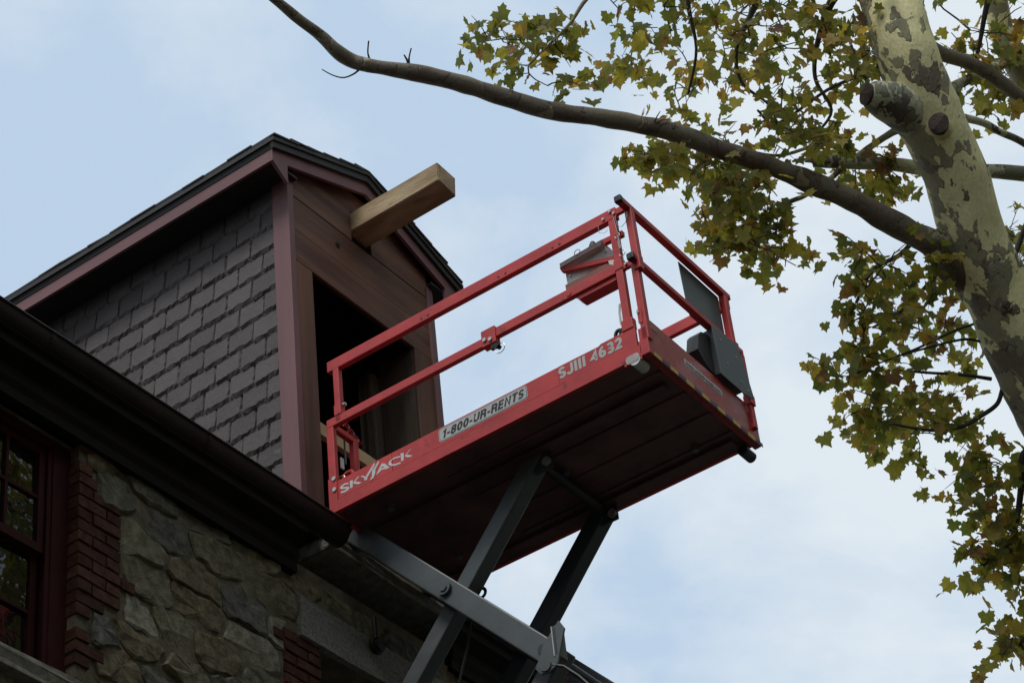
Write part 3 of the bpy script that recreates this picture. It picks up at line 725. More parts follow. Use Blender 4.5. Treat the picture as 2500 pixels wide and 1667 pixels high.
def stroke(pts, w):
    n = len(pts); closed = math.hypot(pts[0][0]-pts[-1][0], pts[0][1]-pts[-1][1]) < 1e-4
    L_, Rr = [], []
    for i, p in enumerate(pts):
        a = pts[i-1] if i > 0 else (pts[-2] if closed else None); b = pts[i+1] if i < n-1 else (pts[1] if closed else None)
        def nrm(p, q): d = math.hypot(q[0]-p[0], q[1]-p[1]) or 1; return (-(q[1]-p[1])/d, (q[0]-p[0])/d)
        if a is None: m_ = nrm(p, b)
        elif b is None: m_ = nrm(a, p)
        else:
            n1_, n2_ = nrm(a, p), nrm(p, b); mx_, my_ = n1_[0]+n2_[0], n1_[1]+n2_[1]; l = math.hypot(mx_, my_) or 1; mx_, my_ = mx_/l, my_/l
            c_ = max(.5, mx_*n1_[0]+my_*n1_[1]); m_ = (mx_/c_, my_/c_)
        L_.append((p[0]+m_[0]*w/2, p[1]+m_[1]*w/2)); Rr.append((p[0]-m_[0]*w/2, p[1]-m_[1]*w/2))
    return L_+Rr, [(i, i+1, n+i+1, n+i) for i in range(n-1)]
def text(name, s, m_, parent, fn, bold=.2, shear=0.0):
    t = P(); x = 0; items = []
    for ch_ in s:
        w_, st = GL[ch_]
        for k_, p_ in enumerate(st): items.append((x, k_, stroke(p_, bold)))
        x += w_+.10
    tot = x-.10+shear
    for (x0, k_, (vs, fs)) in items:
        pr = 0.00012*k_
        t.add([Vector(fn((x0+a+shear*b)/tot, b))+Vector((0, -pr, 0)) for a, b in vs], fs)
    return Q(name, t, m_, parent)
def text_small(name, s, m_, parent, fn):
    vs, fs = text_polys(s, .02); t = P(); t.add([fn(a, b) for a, b in vs], fs); return Q(name, t, m_, parent)
ys = .0045
SKY = [[(-2.1881, 0.1618), (-2.1765, 0.1712), (-2.1503, 0.172), (-2.1246, 0.1639), (-2.1253, 0.1537), (-2.151, 0.1609), (-2.1663, 0.1593), (-2.1695, 0.154), (-2.1519, 0.1454), (-2.1263, 0.1373), (-2.1209, 0.1255), (-2.1278, 0.113), (-2.1541, 0.11), (-2.1847, 0.1158), (-2.1863, 0.128), (-2.1581, 0.1233), (-2.1437, 0.1253), (-2.1411, 0.1286), (-2.162, 0.1366), (-2.1829, 0.1455), (-2.1895, 0.1547)], [(-2.1147, 0.1704), (-2.0925, 0.1676), (-2.0967, 0.1181), (-2.1158, 0.1161)], [(-2.095, 0.1446), (-2.0552, 0.172), (-2.0403, 0.1692), (-2.0831, 0.1447)], [(-2.0899, 0.149), (-2.0758, 0.1475), (-2.0281, 0.1184), (-2.0495, 0.1154), (-2.0929, 0.1404)], [(-2.0365, 0.1682), (-2.0135, 0.1591), (-1.9937, 0.1387), (-1.9987, 0.1335), (-2.0077, 0.1402)], [(-2.0077, 0.1402), (-1.9826, 0.1415), (-1.987, 0.1186), (-2.0059, 0.1188)], [(-2.0026, 0.1386), (-1.9259, 0.2115), (-1.9237, 0.1953), (-1.9812, 0.1353)], [(-1.9471, 0.1648), (-1.9215, 0.1612), (-1.9259, 0.1315), (-1.9417, 0.1075), (-1.9633, 0.1022), (-1.9626, 0.111), (-1.9499, 0.1252)], [(-1.9462, 0.1635), (-1.893, 0.2101), (-1.8932, 0.195), (-1.9215, 0.1603)], [(-1.9208, 0.1185), (-1.8733, 0.1782), (-1.8507, 0.1669), (-1.8181, 0.121), (-1.8468, 0.1239), (-1.8587, 0.1412), (-1.8688, 0.1563), (-1.8816, 0.1481), (-1.8588, 0.1399), (-1.8492, 0.1242), (-1.8765, 0.1342), (-1.9056, 0.1214)], [(-1.8284, 0.1512), (-1.8155, 0.1675), (-1.7822, 0.1759), (-1.7386, 0.1663), (-1.7381, 0.1559), (-1.7737, 0.1647), (-1.797, 0.1651), (-1.8072, 0.1542), (-1.7992, 0.1365), (-1.7766, 0.1275), (-1.7353, 0.1204), (-1.7384, 0.1106), (-1.7776, 0.1143), (-1.8137, 0.1301)], [(-1.7328, 0.1807), (-1.7101, 0.1738), (-1.7143, 0.1212), (-1.7327, 0.1237)], [(-1.7102, 0.1442), (-1.6612, 0.1764), (-1.6577, 0.1737), (-1.6911, 0.1505)], [(-1.7076, 0.1474), (-1.6933, 0.1516), (-1.648, 0.1233), (-1.6657, 0.1217), (-1.6837, 0.1276)]]
t = P()
for pl in SKY:
    n = len(pl); t.add([(x, ys-.0001*0, z) for x, z in pl]+[(x, ys+.001, z) for x, z in pl], [tuple(range(n)), tuple(range(n, 2*n))[::-1]]+[(i, (i+1) % n, n+(i+1) % n, n+i) for i in range(n)])
Q('lettering', t, M_WHITE, side, label='white SKYJACK lettering')
text('lettering', 'SJIII 4632', M_LABEL, side, lambda a, b: (-.598+.435*a, ys, .128+.075*b), bold=.235)
def rrect(x0, x1, z0, z1, r):
    o = []
    for cx_, cz_, a0 in ((x1-r, z1-r, 0), (x0+r, z1-r, 90), (x0+r, z0+r, 180), (x1-r, z0+r, 270)):
        for k in range(5): a = R(a0+k*22.5); o.append((cx_+r*math.cos(a), cz_+r*math.sin(a)))
    return o
for (g_, m__, yy) in ((0, M_LABEL, .0048), (.005, M_INK, .0042), (.0075, M_LABEL, .0036)):
    pl = rrect(-1.452+g_, -.818-g_, .112+g_, .208-g_, .022-g_*.8); t = P(); n = len(pl)
    t.add([(x, yy, z) for x, z in pl], [tuple(range(n))]); dec = Q('decal', t, m__, side)
text('lettering', '1-800-UR-RENTS', M_INK, side, lambda a, b: (-1.432+.60*a, .0030, .131+.058*b), bold=.225, shear=.25)
pl = rrect(.395, .81, .150, .195, .014); t = P(); t.add([(.0012, y, z) for y, z in pl], [tuple(range(len(pl)))]); Q('decal', t, M_WHITE, endp)
text_small('lettering', 'www.unitedrentals.com', M_INK, endp, lambda a, b: (.0022, .41+.385*a, .158+.029*b))
for (y0, y1) in ((.055, .13), (1.08, 1.16)):
    t = P(); t.box((.0008, y0, .205), (.0018, y1, .25)); Q('decal', t, mat('faded_sticker', (.5, .2, .16), .5, var=.35, scale=30), endp)

# near guard rails
t = P(); t.box((-2.235, .0, 1.046), (-.075, .04, 1.128), .005); gr1 = Q('top_rail', t, M_RED)
for x in (-.526, -.476, -.921, -.870, -1.45, -1.50):
    t = P(); t.cyl((x, -.0016, 1.072), (x, .0, 1.072), .008, 10); Q('bolt_hole', t, M_INK, gr1)
t = P(); t.box((-2.262, .0, .628), (-1.02, .036, .690), .005); Q('mid_rail', t, M_RED)
t = P(); t.box((-1.06, .004, .655), (-.115, .040, .722), .005); Q('mid_rail', t, M_RED)
t = P(); t.box((-1.085, -.006, .615), (-.985, .046, .735), .004); mr = Q('rail_sleeve', t, M_RED)
for (x, z_) in ((-1.06, .66), (-1.02, .645)):
    t = P(); t.cyl((x, -.016, z_), (x, .0, z_), .013); Q('bolt', t, M_ZINC, mr, smooth=True)
t = P(); t.box((-1.03, .0, .575), (-.99, .02, .62), .003); t.cyl((-.985, -.012, .585), (-.985, .03, .585), .014); Q('latch', t, M_IRON, mr)
def ring(c, r, w, ax=1, n=18, sq=1.0):
    pts = []
    for k in range(n+1):
        a = 2*math.pi*k/n; d = [r*math.cos(a), r*math.sin(a)*sq]
        p = list(c); i, j = [q for q in range(3) if q != ax]; p[i] += d[0]; p[j] += d[1]; pts.append(p)
    return pts, w
p_, w_ = ring((-.96, -.01, .545), .035, .0025); t = P(); t.tube(p_, w_, 5, cap=False); Q('wire_ring', t, M_ZINC, mr)
# near outer posts (side frame) and inner left posts
t = P(); t.box((-.135, .002, .225), (-.088, .040, 1.050), .004); t.box((-.150, .0, .225), (-.075, .044, .30), .004); Q('post', t, M_RED)
t = P(); t.box((-.140, -.002, .665), (-.083, .043, .74), .004); Q('rail_sleeve', t, M_RED)
t = P(); t.box((-2.192, .0, .64), (-2.148, .038, 1.05), .004); t.box((-2.196, -.004, .69), (-2.144, .042, .77), .003); pl_ = Q('post', t, M_RED)
t = P(); t.cyl((-2.138, .02, .76), (-2.12, .02, .76), .012); Q('bolt', t, M_ZINC, pl_)
t = P(); t.box((-2.268, .002, .0), (-2.214, .036, .655), .005); t.box((-2.272, -.004, -.004), (-2.208, .04, .25), .004); pl_ = Q('post', t, M_RED)
for z_ in (.235, .155):
    t = P(); t.cyl((-2.222, -.012, z_), (-2.222, .0, z_), .014); Q('bolt', t, M_ZINC, pl_, smooth=True)
p_, w_ = ring((-2.19, .02, .23), .03, .003, sq=.7); t = P(); t.tube(p_, w_, 5, cap=False); Q('wire_ring', t, M_ZINC, pl_)
p_ = [(-2.15+.038*math.cos(a), .045, .235+.042*math.sin(a)) for a in [math.pi*k/10 for k in range(-2, 13)]]
t = P(); t.tube(p_, .012, 6); Q('lifting_eye', t, M_RED, side, smooth=True)
# entry end (over the gutter)
t = P(); t.box((-2.262, .04, .635), (-2.226, .27, .675), .004); Q('gate_rail', t, M_RED)
t = P(); t.box((-2.262, .215, .09), (-2.222, .262, .635), .004); Q('gate_post', t, M_RED)
t = P(); t.box((-2.262, .95, .09), (-2.222, .99, 1.06), .004); t.box((-2.262, 1.12, .0), (-2.222, 1.16, 1.06), .004); Q('gate_post', t, M_RED)
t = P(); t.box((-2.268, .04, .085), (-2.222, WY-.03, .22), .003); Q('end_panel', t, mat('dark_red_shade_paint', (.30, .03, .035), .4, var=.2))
for k in range(7):
    p_, w_ = ring((-2.235, .15+.022*k, .735-.013*k+.01*(k % 2)), .021, .0055, ax=0 if k % 2 else 2, n=10, sq=.6)
    t = P(); t.tube(p_, w_, 5, cap=False); Q('chain_link', t, M_REDG)
p_ = [(-2.2, .09+.0*k, .56-.03*k) for k in range(7)]
t = P(); t.tube(p_, .006, 6); Q('cable', t, M_BLACK)
t = P(); t.box((-2.232, .075, .36), (-2.222, .105, .44), .002); Q('sticker', t, M_WHITE)

# outer end frame
def endpost(y0, x0, z0, z1, xo=0.0): 
    t = P(); t.box((x0, y0, z0), (x0+.042, y0+.042, z1), .004); return t
t = P(); t.box((-.02, -.07, 1.06), (.022, 1.12, 1.102), .005); tr_ = Q('top_rail', t, M_RED)
t = P(); t.box((-.022, -.098, 1.058), (.024, -.066, 1.104), .006); Q('end_cap', t, M_BLACK, tr_)
t = P(); t.box((-.02, -.022, .655), (.02, 1.16, .695), .005); mr_ = Q('mid_rail', t, M_RED)
t = P(); t.box((-.024, -.052, .652), (.022, -.02, .698), .006); Q('end_cap', t, M_BLACK, mr_)
t = P(); t.bar((.002, .025, 1.065), (.012, .013, .60), .045, .042, up=(0, 1, 0), c=.004); t.box((-.006, -.005, .60), (.034, .04, .70), .003); Q('post', t, M_RED)
t = P(); t.box((-.032, .0, .10), (.012, .042, .66), .004); t.box((-.036, -.004, .22), (-.008, .0, .32)); Q('post', t, M_RED)
t = P(); t.box((-.02, 1.035, .62), (.022, 1.08, 1.06), .004); t.box((-.024, 1.03, .62), (.028, 1.095, .70), .003); Q('post', t, M_RED)
t = P(); t.box((-.02, 1.125, .1), (.02, 1.165, .655), .004); t.box((-.022, 1.12, .27), (.03, 1.172, .34), .003); Q('post', t, M_RED)
# link between side and end frames
t = P(); t.box((-.09, .006, 1.07), (-.02, .03, 1.115), .003); t.box((-.09, .006, .655), (-.02, .03, .695), .003); lk = Q('link_bracket', t, M_RED)
for (x, z_) in ((-.11, 1.105), (-.085, 1.078), (-.16, 1.075), (-.06, .675), (-.03, .30)):
    t = P(); t.cyl((x, -.010, z_), (x, .006, z_), .009, 10); Q('bolt', t, M_ZINC, lk, smooth=True)
for (pts, w_) in (
    ([(-.08, -.004, 1.05), (-.075, .0, .98), (-.05, .0, .955), (-.02, .0, .97), (-.005, .0, 1.0), (.0, .0, 1.04)], .002),
    ([(-.09, -.006, 1.05), (-.08, -.006, .95), (-.078, -.006, .87), (-.085, -.006, .84)], .0022),
    (ring((-.083, -.008, .90), .016, 0)[0], .0022), (ring((-.068, -.008, .76), .020, 0)[0], .0022),
    ([(-.20, -.004, 1.05), (-.195, -.01, .985), (-.16, -.01, .965), (-.14, -.006, .98)], .0015),
    ([(-.068, -.006, .74), (-.066, -.006, .70)], .002)):
    t = P(); t.tube(pts, w_, 5); Q('lanyard_wire', t, M_ZINC, lk)
t = P(); t.tube([(-.078, -.008, .90), (-.07, -.008, .80), (-.078, -.008, .80), (-.083, -.008, .86)], .003, 5); Q('lanyard_pin', t, M_ZINC, lk)
t = P(); t.tube([(-.15, .02, .44), (-.16, .02, .38), (-.16, .02, .30), (-.145, .02, .26)], .007, 6); t.tube([(-.14, .02, .44), (-.145, .02, .30)], .004, 5); Q('pin_clip', t, M_ALU, lk)
p_ = [(-.19+.026*math.cos(a), .035, .245+.036*math.sin(a)) for a in [math.pi*k/8 for k in range(-1, 10)]]
t = P(); t.tube(p_, .011, 6); p_ = [(x+.03, y, z_) for x, y, z_ in p_]; t.tube(p_, .007, 6); Q('lifting_eye', t, M_BLACK, side, smooth=True)
# far guard rail
t = P(); t.box((-2.235, WY-.045, 1.046), (-.02, WY-.01, 1.128), .005); Q('top_rail', t, M_RED)
t = P(); t.box((-2.235, WY-.045, .64), (-.02, WY-.01, .70), .005); Q('mid_rail', t, M_RED)
for x in (-2.19, -1.2): 
    t = P(); t.box((x, WY-.045, .22), (x+.045, WY-.01, 1.05), .004); Q('post', t, M_RED)

# grey plates on the end frame
t = P(); t.prism([(.592, 1.055), (1.035, 1.055), (1.035, .70), (.88, .665), (.625, .66), (.612, .70)], 0, -.028, -.022); Q('info_plate', t, M_GREY, label='grey plate hanging from the top end rail')
t = P(); t.prism([(.778, .655), (1.062, .672), (1.10, .60), (1.162, .332), (1.15, .305), (1.062, .300), (1.045, .292), (.80, .292), (.79, .30)], 0, .024, .030); pl2 = Q('document_box', t, M_GREY, label='grey manual box on the lower end rail')
t = P(); t.box((-.055, .795, .296), (.023, 1.03, .302)); t.box((-.055, .79, .302), (-.049, 1.03, .60)); t.box((-.049, .79, .302), (.023, .796, .64)); Q('box_shell', t, M_DSTEEL, pl2)
for (y, z_) in ((.85, .58), (1.02, .55), (.89, .43), (1.03, .37), (1.10, .345)):
    t = P(); t.cyl((.030, y, z_), (.034, y, z_), .007, 8); Q('rivet', t, M_ZINC, pl2)
t = P(); t.prism([(.62, .40), (.66, .53), (.70, .575), (.785, .60), (.785, .30), (.70, .32)], 0, -.09, -.01); t.box((-.1, .70, .33), (-.012, .79, .56), .006)
Q('socket_box', t, M_BLACK)

# control box inside the near corner
cb = P(); cb.prism([(-.536, .975), (-.534, .92), (-.532, .85), (-.507, .79), (-.438, .845), (-.438, .872), (-.35, .889), (-.20, .885), (-.19, .93), (-.245, 1.0), (-.263, 1.013)], 1, .13, .136)
cbo = Q('control_box', cb, M_ALU, label='galvanised control box clamped to the rails')
t = P(); t.prism([(-.542, 1.012), (-.245, 1.024), (-.235, 1.018), (-.253, .992), (-.541, .984)], 1, .085, .10); t.prism([(-.540, 1.010), (-.245, 1.024), (-.245, 1.018), (-.540, 1.004)], 1, .10, .30); Q('hood', t, M_ALU, cbo)
t = P(); t.prism([(-.536, .79), (-.536, .98), (-.530, .98), (-.530, .80)], 1, .136, .17); Q('box_side', t, M_ALU, cbo)
t = P(); t.prism([(-.211, .836), (-.174, .825), (-.174, .745), (-.203, .77)], 1, .075, .082); Q('bracket', t, M_ALU, cbo)
t = P(); t.prism([(-.552, .992), (-.54, .955), (-.188, .842), (-.185, .872)], 1, .095, .12); t.bar((-.27, .14, 1.045), (-.12, .14, 1.035), .03, .035); Q('box_bar', t, M_RED, cbo)
t = P(); t.prism([(-.503, .802), (-.216, .800), (-.16, .76), (-.166, .70), (-.46, .70), (-.50, .75)], 1, .05, .09); Q('box_shelf', t, mat('brown_red_paint', (.28, .09, .06), .5), cbo)
t = P(); t.prism([(-.43, .655), (-.405, .622), (-.15, .622), (-.15, .66)], 1, .02, .10); Q('under_plate', t, M_RED, cbo)
t = P(); t.tube([(-.365, .2, 1.02), (-.365, .2, 1.12), (-.365, .2, 1.15)], [.026, .026, .014], 12); Q('knob', t, M_BLACK, cbo, smooth=True)
for (x, z_) in ((-.504, .923), (-.25, .963), (-.365, .91)):
    t = P(); t.cyl((x, .122, z_), (x, .132, z_), .008, 10); Q('bolt', t, M_ZINC, cbo, smooth=True)
p_, w_ = ring((-.41, .08, 1.02), .020, .0025); t = P(); t.tube(p_, w_, 5, cap=False); Q('wire_ring', t, M_ZINC, cbo)
t = P(); t.tube([(-.12, .1, 1.02), (-.15, .1, .98), (-.16, .1, .95)], .01, 6); t.tube([(-.17, .08, .66), (-.155, .06, .60), (-.13, .05, .56), (-.11, .04, .50)], .009, 6); Q('cable', t, M_BLACK, cbo, smooth=True)
t = P(); t.cyl((-.461, .0, .685), (-.461, .04, .685), .018); Q('rail_bush', t, M_RED, cbo, smooth=True)

# rollers under the outer corners
for y0, y1 in ((-.01, .09), (1.13, 1.235)):
    t = P(); t.cyl((-.092, y0, -.012), (-.092, y1, -.012), .034, 20); ro = Q('roller', t, M_ALU if y0 < 0 else M_DSTEEL, smooth=True)
t = P(); t.prism(rrect(-.150, -.060, -.024, .030, .024), 1, -.012, -.006); Q('roller_plate', t, mat('worn_white_paint', (.62, .58, .56), .5), lift)
t = P(); t.box((-.17, .0, -.02), (-.05, .02, .02), .004); Q('roller_bracket', t, M_RED)
for (x, y) in ((-1.965, .195), (-1.975, .885), (-1.0, .62), (-.30, .95)):
    t = P(); t.cyl((x, y, -.012), (x, y, .03), .022, 14); Q('bolt', t, mat('dull_bolt', (.2, .2, .19), .5, metal=.4), smooth=True)

# scissor arms: pairs crossing at the pivot, repeated down to the chassis
PVX, PVZ, HX, HZ = -1.666, -.679, .60, .665
th = math.atan2(HZ, HX)
hoses = P()
def arm(x, z, sgn, y0, y1, wd, m_, ext=.06, lo=True):
    a = Vector((x-sgn*(HX+ext*.67), (y0+y1)/2, z-(HZ+ext*.74))); b = Vector((x+sgn*(HX+ext*.67), (y0+y1)/2, z+HZ+ext*.74))
    t = P(); t.bar(a, b, y1-y0, wd, up=(0, 0, 1), c=.009); return Q('arm', t, m_)
lev = 0; zc_ = PVZ
while zc_ > -8.9:
    s_ = 1 if lev % 2 == 0 else 1
    arm(PVX, zc_, -1, .25, .35, .14, M_STEEL)
    arm(PVX, zc_, 1, .352, .46, .112, M_STEEL)
    arm(PVX, zc_, -1, .95, 1.05, .14, M_DSTEEL)  # far pair repeats the near arms in darker steel, shade put into the colour
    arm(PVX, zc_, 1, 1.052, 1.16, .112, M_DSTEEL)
    t = P()
    t.cyl((PVX, .236, zc_), (PVX, 1.17, zc_), .030, 18); t.cyl((PVX, .228, zc_), (PVX, .25, zc_), .044, 20)
    t.cyl((PVX, .220, zc_), (PVX, .232, zc_), .026, 6)
    Q('pivot_bolt', t, M_STEEL, smooth=True)
    for sx in (-1, 1):
        t = P(); t.cyl((PVX+sx*HX, .24, zc_-HZ), (PVX+sx*HX, 1.17, zc_-HZ), .028, 14); Q('pivot_tube', t, M_DSTEEL, smooth=True)
    zc_ -= 2*HZ; lev += 1
# top pins and cross tube
for x in (-1.03, -2.23):
    t = P(); t.cyl((x, .44, -.03), (x, 1.05, -.03), .03, 14); Q('pivot_tube', t, M_BLACK, smooth=True)
for (x, y, z_) in ((-.96, .345, -.075), (-.97, 1.04, -.08)):
    t = P(); t.cyl((x, y, z_), (x, y+.02, z_), .028, 16); Q('pin', t, mat('dull_pin', (.36, .35, .33), .5, metal=.2), smooth=True)
    t = P(); t.box((x-.10, y+.021, -.12), (x+.028, y+.04, .0), .006); Q('pin_bracket', t, M_DSTEEL)
# stop plate at the lower joint of the first stage
JX, JZ = PVX+HX, PVZ-HZ
t = P(); t.prism([(JX+.13, JZ+.12), (JX+.02, JZ+.02), (JX-.05, JZ-.11), (JX-.02, JZ-.155), (JX+.03, JZ-.165), (JX+.09, JZ-.14), (JX+.16, JZ+.06)], 1, .235, .249); jp = Q('joint_plate', t, M_STEEL)
t = P(); t.box((JX+.085, .235, JZ-.085), (JX+.105, .325, JZ+.10), .003); Q('stop_block', t, mat('brown_grey_steel', (.17, .155, .14), .5), jp)
t = P(); t.box((JX+.079, .230, JZ-.085), (JX+.084, .236, JZ+.10)); Q('edge_strip', t, M_WHITE, jp)
t = P(); t.cyl((JX+.02, .225, JZ-.12), (JX+.02, .26, JZ-.12), .035, 16); Q('pin', t, M_STEEL, jp, smooth=True)
t = P(); t.tube([(JX+.06, .24, JZ-.13), (JX+.12, .25, JZ-.16), (JX+.2, .26, JZ-.25), (JX+.27, .27, JZ-.35)], .009, 8); Q('cable', t, M_BLACK, jp, smooth=True)
for r_ in (.035, .026):
    p_, w_ = ring((-1.572, .47, -.645), r_, .006, n=16); t = P(); t.tube(p_, .006, 6, cap=False); Q('hose_loop', t, M_BLACK)
t = P(); t.tube([(-1.62, .42, -.80), (-1.67, .42, -1.0), (-1.75, .42, -1.2), (-1.78, .42, -1.5)], .008, 6); Q('hose', t, M_RUBBER)
t = P(); t.cyl((-1.25, .62, -1.42), (-1.18, .62, -1.30), .03, 12); Q('copper_fitting', t, mat('copper_fitting', (.35, .14, .07), .35, metal=.7), smooth=True)
# chassis and wheels on the ground
gz = -10.077
t = P(); t.box((-2.4, .1, gz+.35), (.1, 1.1, gz+.85), .03); ch_ = Q('chassis', t, M_RED)
for x in (-2.1, -.2):
    for y in (.0, 1.0):
        t = P(); t.cyl((x, y, gz+.24), (x, y+.2, gz+.24), .24, 24); wh = Q('wheel', t, M_RUBBER, smooth=True)
        t = P(); t.cyl((x, y-.005, gz+.24), (x, y+.0, gz+.24), .13, 20); Q('rim', t, M_ALU, wh)

# ------------------------------------------------------------------ plane tree
TB = Vector((4.75, 17.6, 0))
tree = thing('plane_tree', 'tall plane tree with patchy pale bark and autumn leaves at the right', 'tree', TB)
def T(): return MB(TB)
def smoothpath(pts, rad, per=6):
    P_ = [Vector(p) for p in pts]; o = []; r = []
    for i in range(len(P_)-1):
        p0, p1, p2, p3 = P_[max(i-1, 0)], P_[i], P_[i+1], P_[min(i+2, len(P_)-1)]
        for k in range(per):
            t = k/per
            o.append(.5*((2*p1)+(-p0+p2)*t+(2*p0-5*p1+4*p2-p3)*t*t+(-p0+3*p1-3*p2+p3)*t**3)); r.append(rad[i]+(rad[i+1]-rad[i])*t)
    o.append(P_[-1]); r.append(rad[-1]); return o, r
DT = 20.0
def px2m(r, D): return r/FPX*D
tp = [(2080, -260, 21.2, 52), (2130, -100, 20.7, 60), (2176, 20, 20.35, 68), (2215, 130, 20.1, 73), (2262, 271, 20.0, 80), (2320, 400, 20.0, 77), (2374, 560, 20, 76), (2430, 700, 20, 83), (2512, 880, 20, 89), (2570, 1000, 20, 91), (2700, 1300, 20, 96)]
pts = [at(x, y, d) for x, y, d, r in tp]; rad = [px2m(r, d) for x, y, d, r in tp]
pts += [Vector((4.75, 17.6, 6.0)), Vector((4.75, 17.6, 0))]; rad += [.36, .48]
pp, rr_ = smoothpath(pts, rad, 8)
SK = []                                           # skeleton nodes for twig growth
t = T(); t.tube(pp, rr_, 28, wob=.09); trunk = t.build('trunk', M_BARK, tree, smooth='all', label='thick trunk with pale green and olive flaking bark')
def limb(spec, m_=M_THIN, name='limb', wob=.08, per=6, n=12, sk=True, label=None, parent=None):
    pts = [at(x, y, d) for x, y, d, r in spec]; rad = [px2m(r, d) for x, y, d, r in spec]
    pp, rr_ = smoothpath(pts, rad, per); t = T(); t.tube(pp, rr_, n, wob=wob)
    if sk:
        for p, r in zip(pp, rr_): SK.append((p, r))
    return t.build(name, m_, parent or tree, smooth='all', label=label)
# the long bare limb reaching over the lift
limb([(2390, 690, 20, 59.1), (2345, 650, 19.95, 46.8), (2290, 600, 19.9, 36.6), (2180, 543, 19.8, 30.5), (2050, 475, 19.7, 27.5), (1900, 412, 19.6, 25.5), (1780, 372, 19.5, 23.5), (1640, 322, 19.4, 21.4), (1540, 300, 19.3, 21.4), (1400, 279, 19.2, 21.4), (1300, 258, 19.1, 21.9), (1200, 229, 19.0, 21.4), (1100, 197, 18.9, 20.4), (1000, 176, 18.8, 19.4), (900, 160, 18.7, 19.4), (855, 147, 18.7, 18.4), (818, 122, 18.6, 16.3), (780, 85, 18.6, 14.3), (720, 40, 18.5, 12.2), (600, -60, 18.4, 9.2)],
     M_LIMB, wob=.26, n=20, per=10, sk=False, label='long bare brown limb reaching left over the lift')
limb([(2330, 430, 20.4, 18), (2200, 404, 20.5, 17), (2100, 398, 20.5, 17), (2040, 395, 20.5, 17), (1985, 392, 20.5, 18), (1978, 398, 20.5, 13)], wob=.12)
limb([(2330, 420, 20.4, 17), (2420, 418, 20.6, 17), (2500, 425, 20.8, 19), (2620, 440, 21, 19), (2800, 400, 21.5, 15)])
limb([(2150, 60, 20.4, 26), (2230, 95, 20.6, 22), (2294, 130, 20.7, 18), (2371, 156, 20.8, 17), (2423, 186, 20.9, 17), (2500, 243, 21, 18), (2620, 330, 21.2, 17), (2800, 500, 21.5, 12)], M_LIMB)
limb([(2330, 235, 20.6, 14), (2325, 215, 20.7, 13), (2395, 180, 21.2, 13), (2450, 150, 21.8, 14), (2500, 60, 22.2, 13)])
limb([(2380, -120, 22.4, 26), (2425, -20, 22.2, 28), (2450, 90, 22.1, 30), (2500, 180, 22, 34), (2600, 330, 22, 36), (2720, 560, 22, 38)], M_BARK)
limb([(2340, 285, 20.3, 11), (2400, 300, 20.5, 9.5), (2440, 322, 20.6, 9), (2500, 350, 20.8, 9), (2600, 420, 21, 8)])
limb([(2290, 300, 20.5, 13), (2200, 315, 20.6, 10), (2160, 335, 20.6, 8.5), (2120, 362, 20.6, 8), (2080, 382, 20.6, 7), (2010, 352, 20.5, 5), (1900, 380, 20.3, 4), (1780, 360, 20.1, 3), (1600, 350, 19.8, 2)])
limb([(2060, 400, 20.5, 9), (2035, 430, 20.4, 7), (2000, 455, 20.3, 6), (1960, 480, 20.2, 6), (1930, 492, 20.1, 6), (1895, 512, 20, 4), (1870, 545, 19.9, 3)])
limb([(2640, 1180, 20.2, 22), (2560, 1090, 20.1, 16), (2480, 960, 20, 7), (2452, 942, 20, 5.5), (2435, 985, 19.9, 5.5), (2395, 1015, 19.8, 6), (2345, 1042, 19.7, 5.5), (2270, 1050, 19.6, 4), (2180, 1035, 19.5, 3)], M_TWIG)
limb([(2560, 1090, 20.1, 14), (2500, 1110, 20, 11), (2492, 1200, 20, 8), (2478, 1290, 19.9, 6), (2450, 1340, 19.8, 4), (2400, 1380, 19.7, 3)], M_TWIG)
limb([(2600, 1150, 20.1, 16), (2560, 1300, 20, 12), (2540, 1450, 19.9, 9), (2500, 1560, 19.8, 5), (2430, 1590, 19.7, 3)], M_TWIG)
limb([(2420, 925, 20, 5), (2350, 915, 19.9, 4), (2270, 910, 19.8, 3.5), (2180, 903, 19.7, 2.5)], M_TWIG)
limb([(2405, 838, 20, 3.5), (2360, 828, 19.9, 3.5), (2290, 842, 19.8, 3), (2190, 870, 19.7, 2.2)], M_TWIG)
limb([(2380, 790, 20, 3.5), (2330, 808, 19.9, 3), (2240, 850, 19.8, 3), (2150, 885, 19.7, 2)], M_TWIG)
limb([(2150, 30, 20.5, 9), (2150, 150, 20.6, 6), (2110, 180, 20.6, 5), (2020, 220, 20.4, 4), (1900, 300, 20.2, 3.5), (1850, 270, 20, 3)], M_TWIG)
limb([(2130, -60, 20.7, 30), (1980, -150, 20.5, 20), (1800, -160, 20.2, 14), (1600, -120, 19.9, 10), (1450, -20, 19.6, 6), (1390, 60, 19.5, 4), (1330, 120, 19.4, 3), (1290, 160, 19.4, 2)], M_LIMB)
limb([(1900, -160, 20.4, 14), (1850, 0, 20.2, 8), (1800, 110, 20.0, 5), (1810, 200, 19.9, 4), (1880, 260, 19.9, 3), (1900, 330, 20, 3)], M_TWIG)
limb([(1700, -140, 20, 10), (1680, 0, 19.9, 6), (1700, 120, 19.8, 4), (1680, 230, 19.8, 3)], M_TWIG)
limb([(2160, -30, 20.6, 20), (2050, -20, 20.8, 12), (2000, 90, 20.8, 7), (1990, 190, 20.7, 5), (2030, 270, 20.6, 4), (1990, 330, 20.6, 3)], M_TWIG)
limb([(2200, -60, 20.6, 24), (2330, -140, 21, 16), (2420, -100, 21, 10), (2400, 60, 21, 6), (2380, 160, 21, 4)], M_TWIG)
limb([(2370, 600, 20.4, 12), (2460, 640, 20.8, 8), (2500, 560, 21, 6), (2540, 450, 21.2, 5)], M_TWIG)
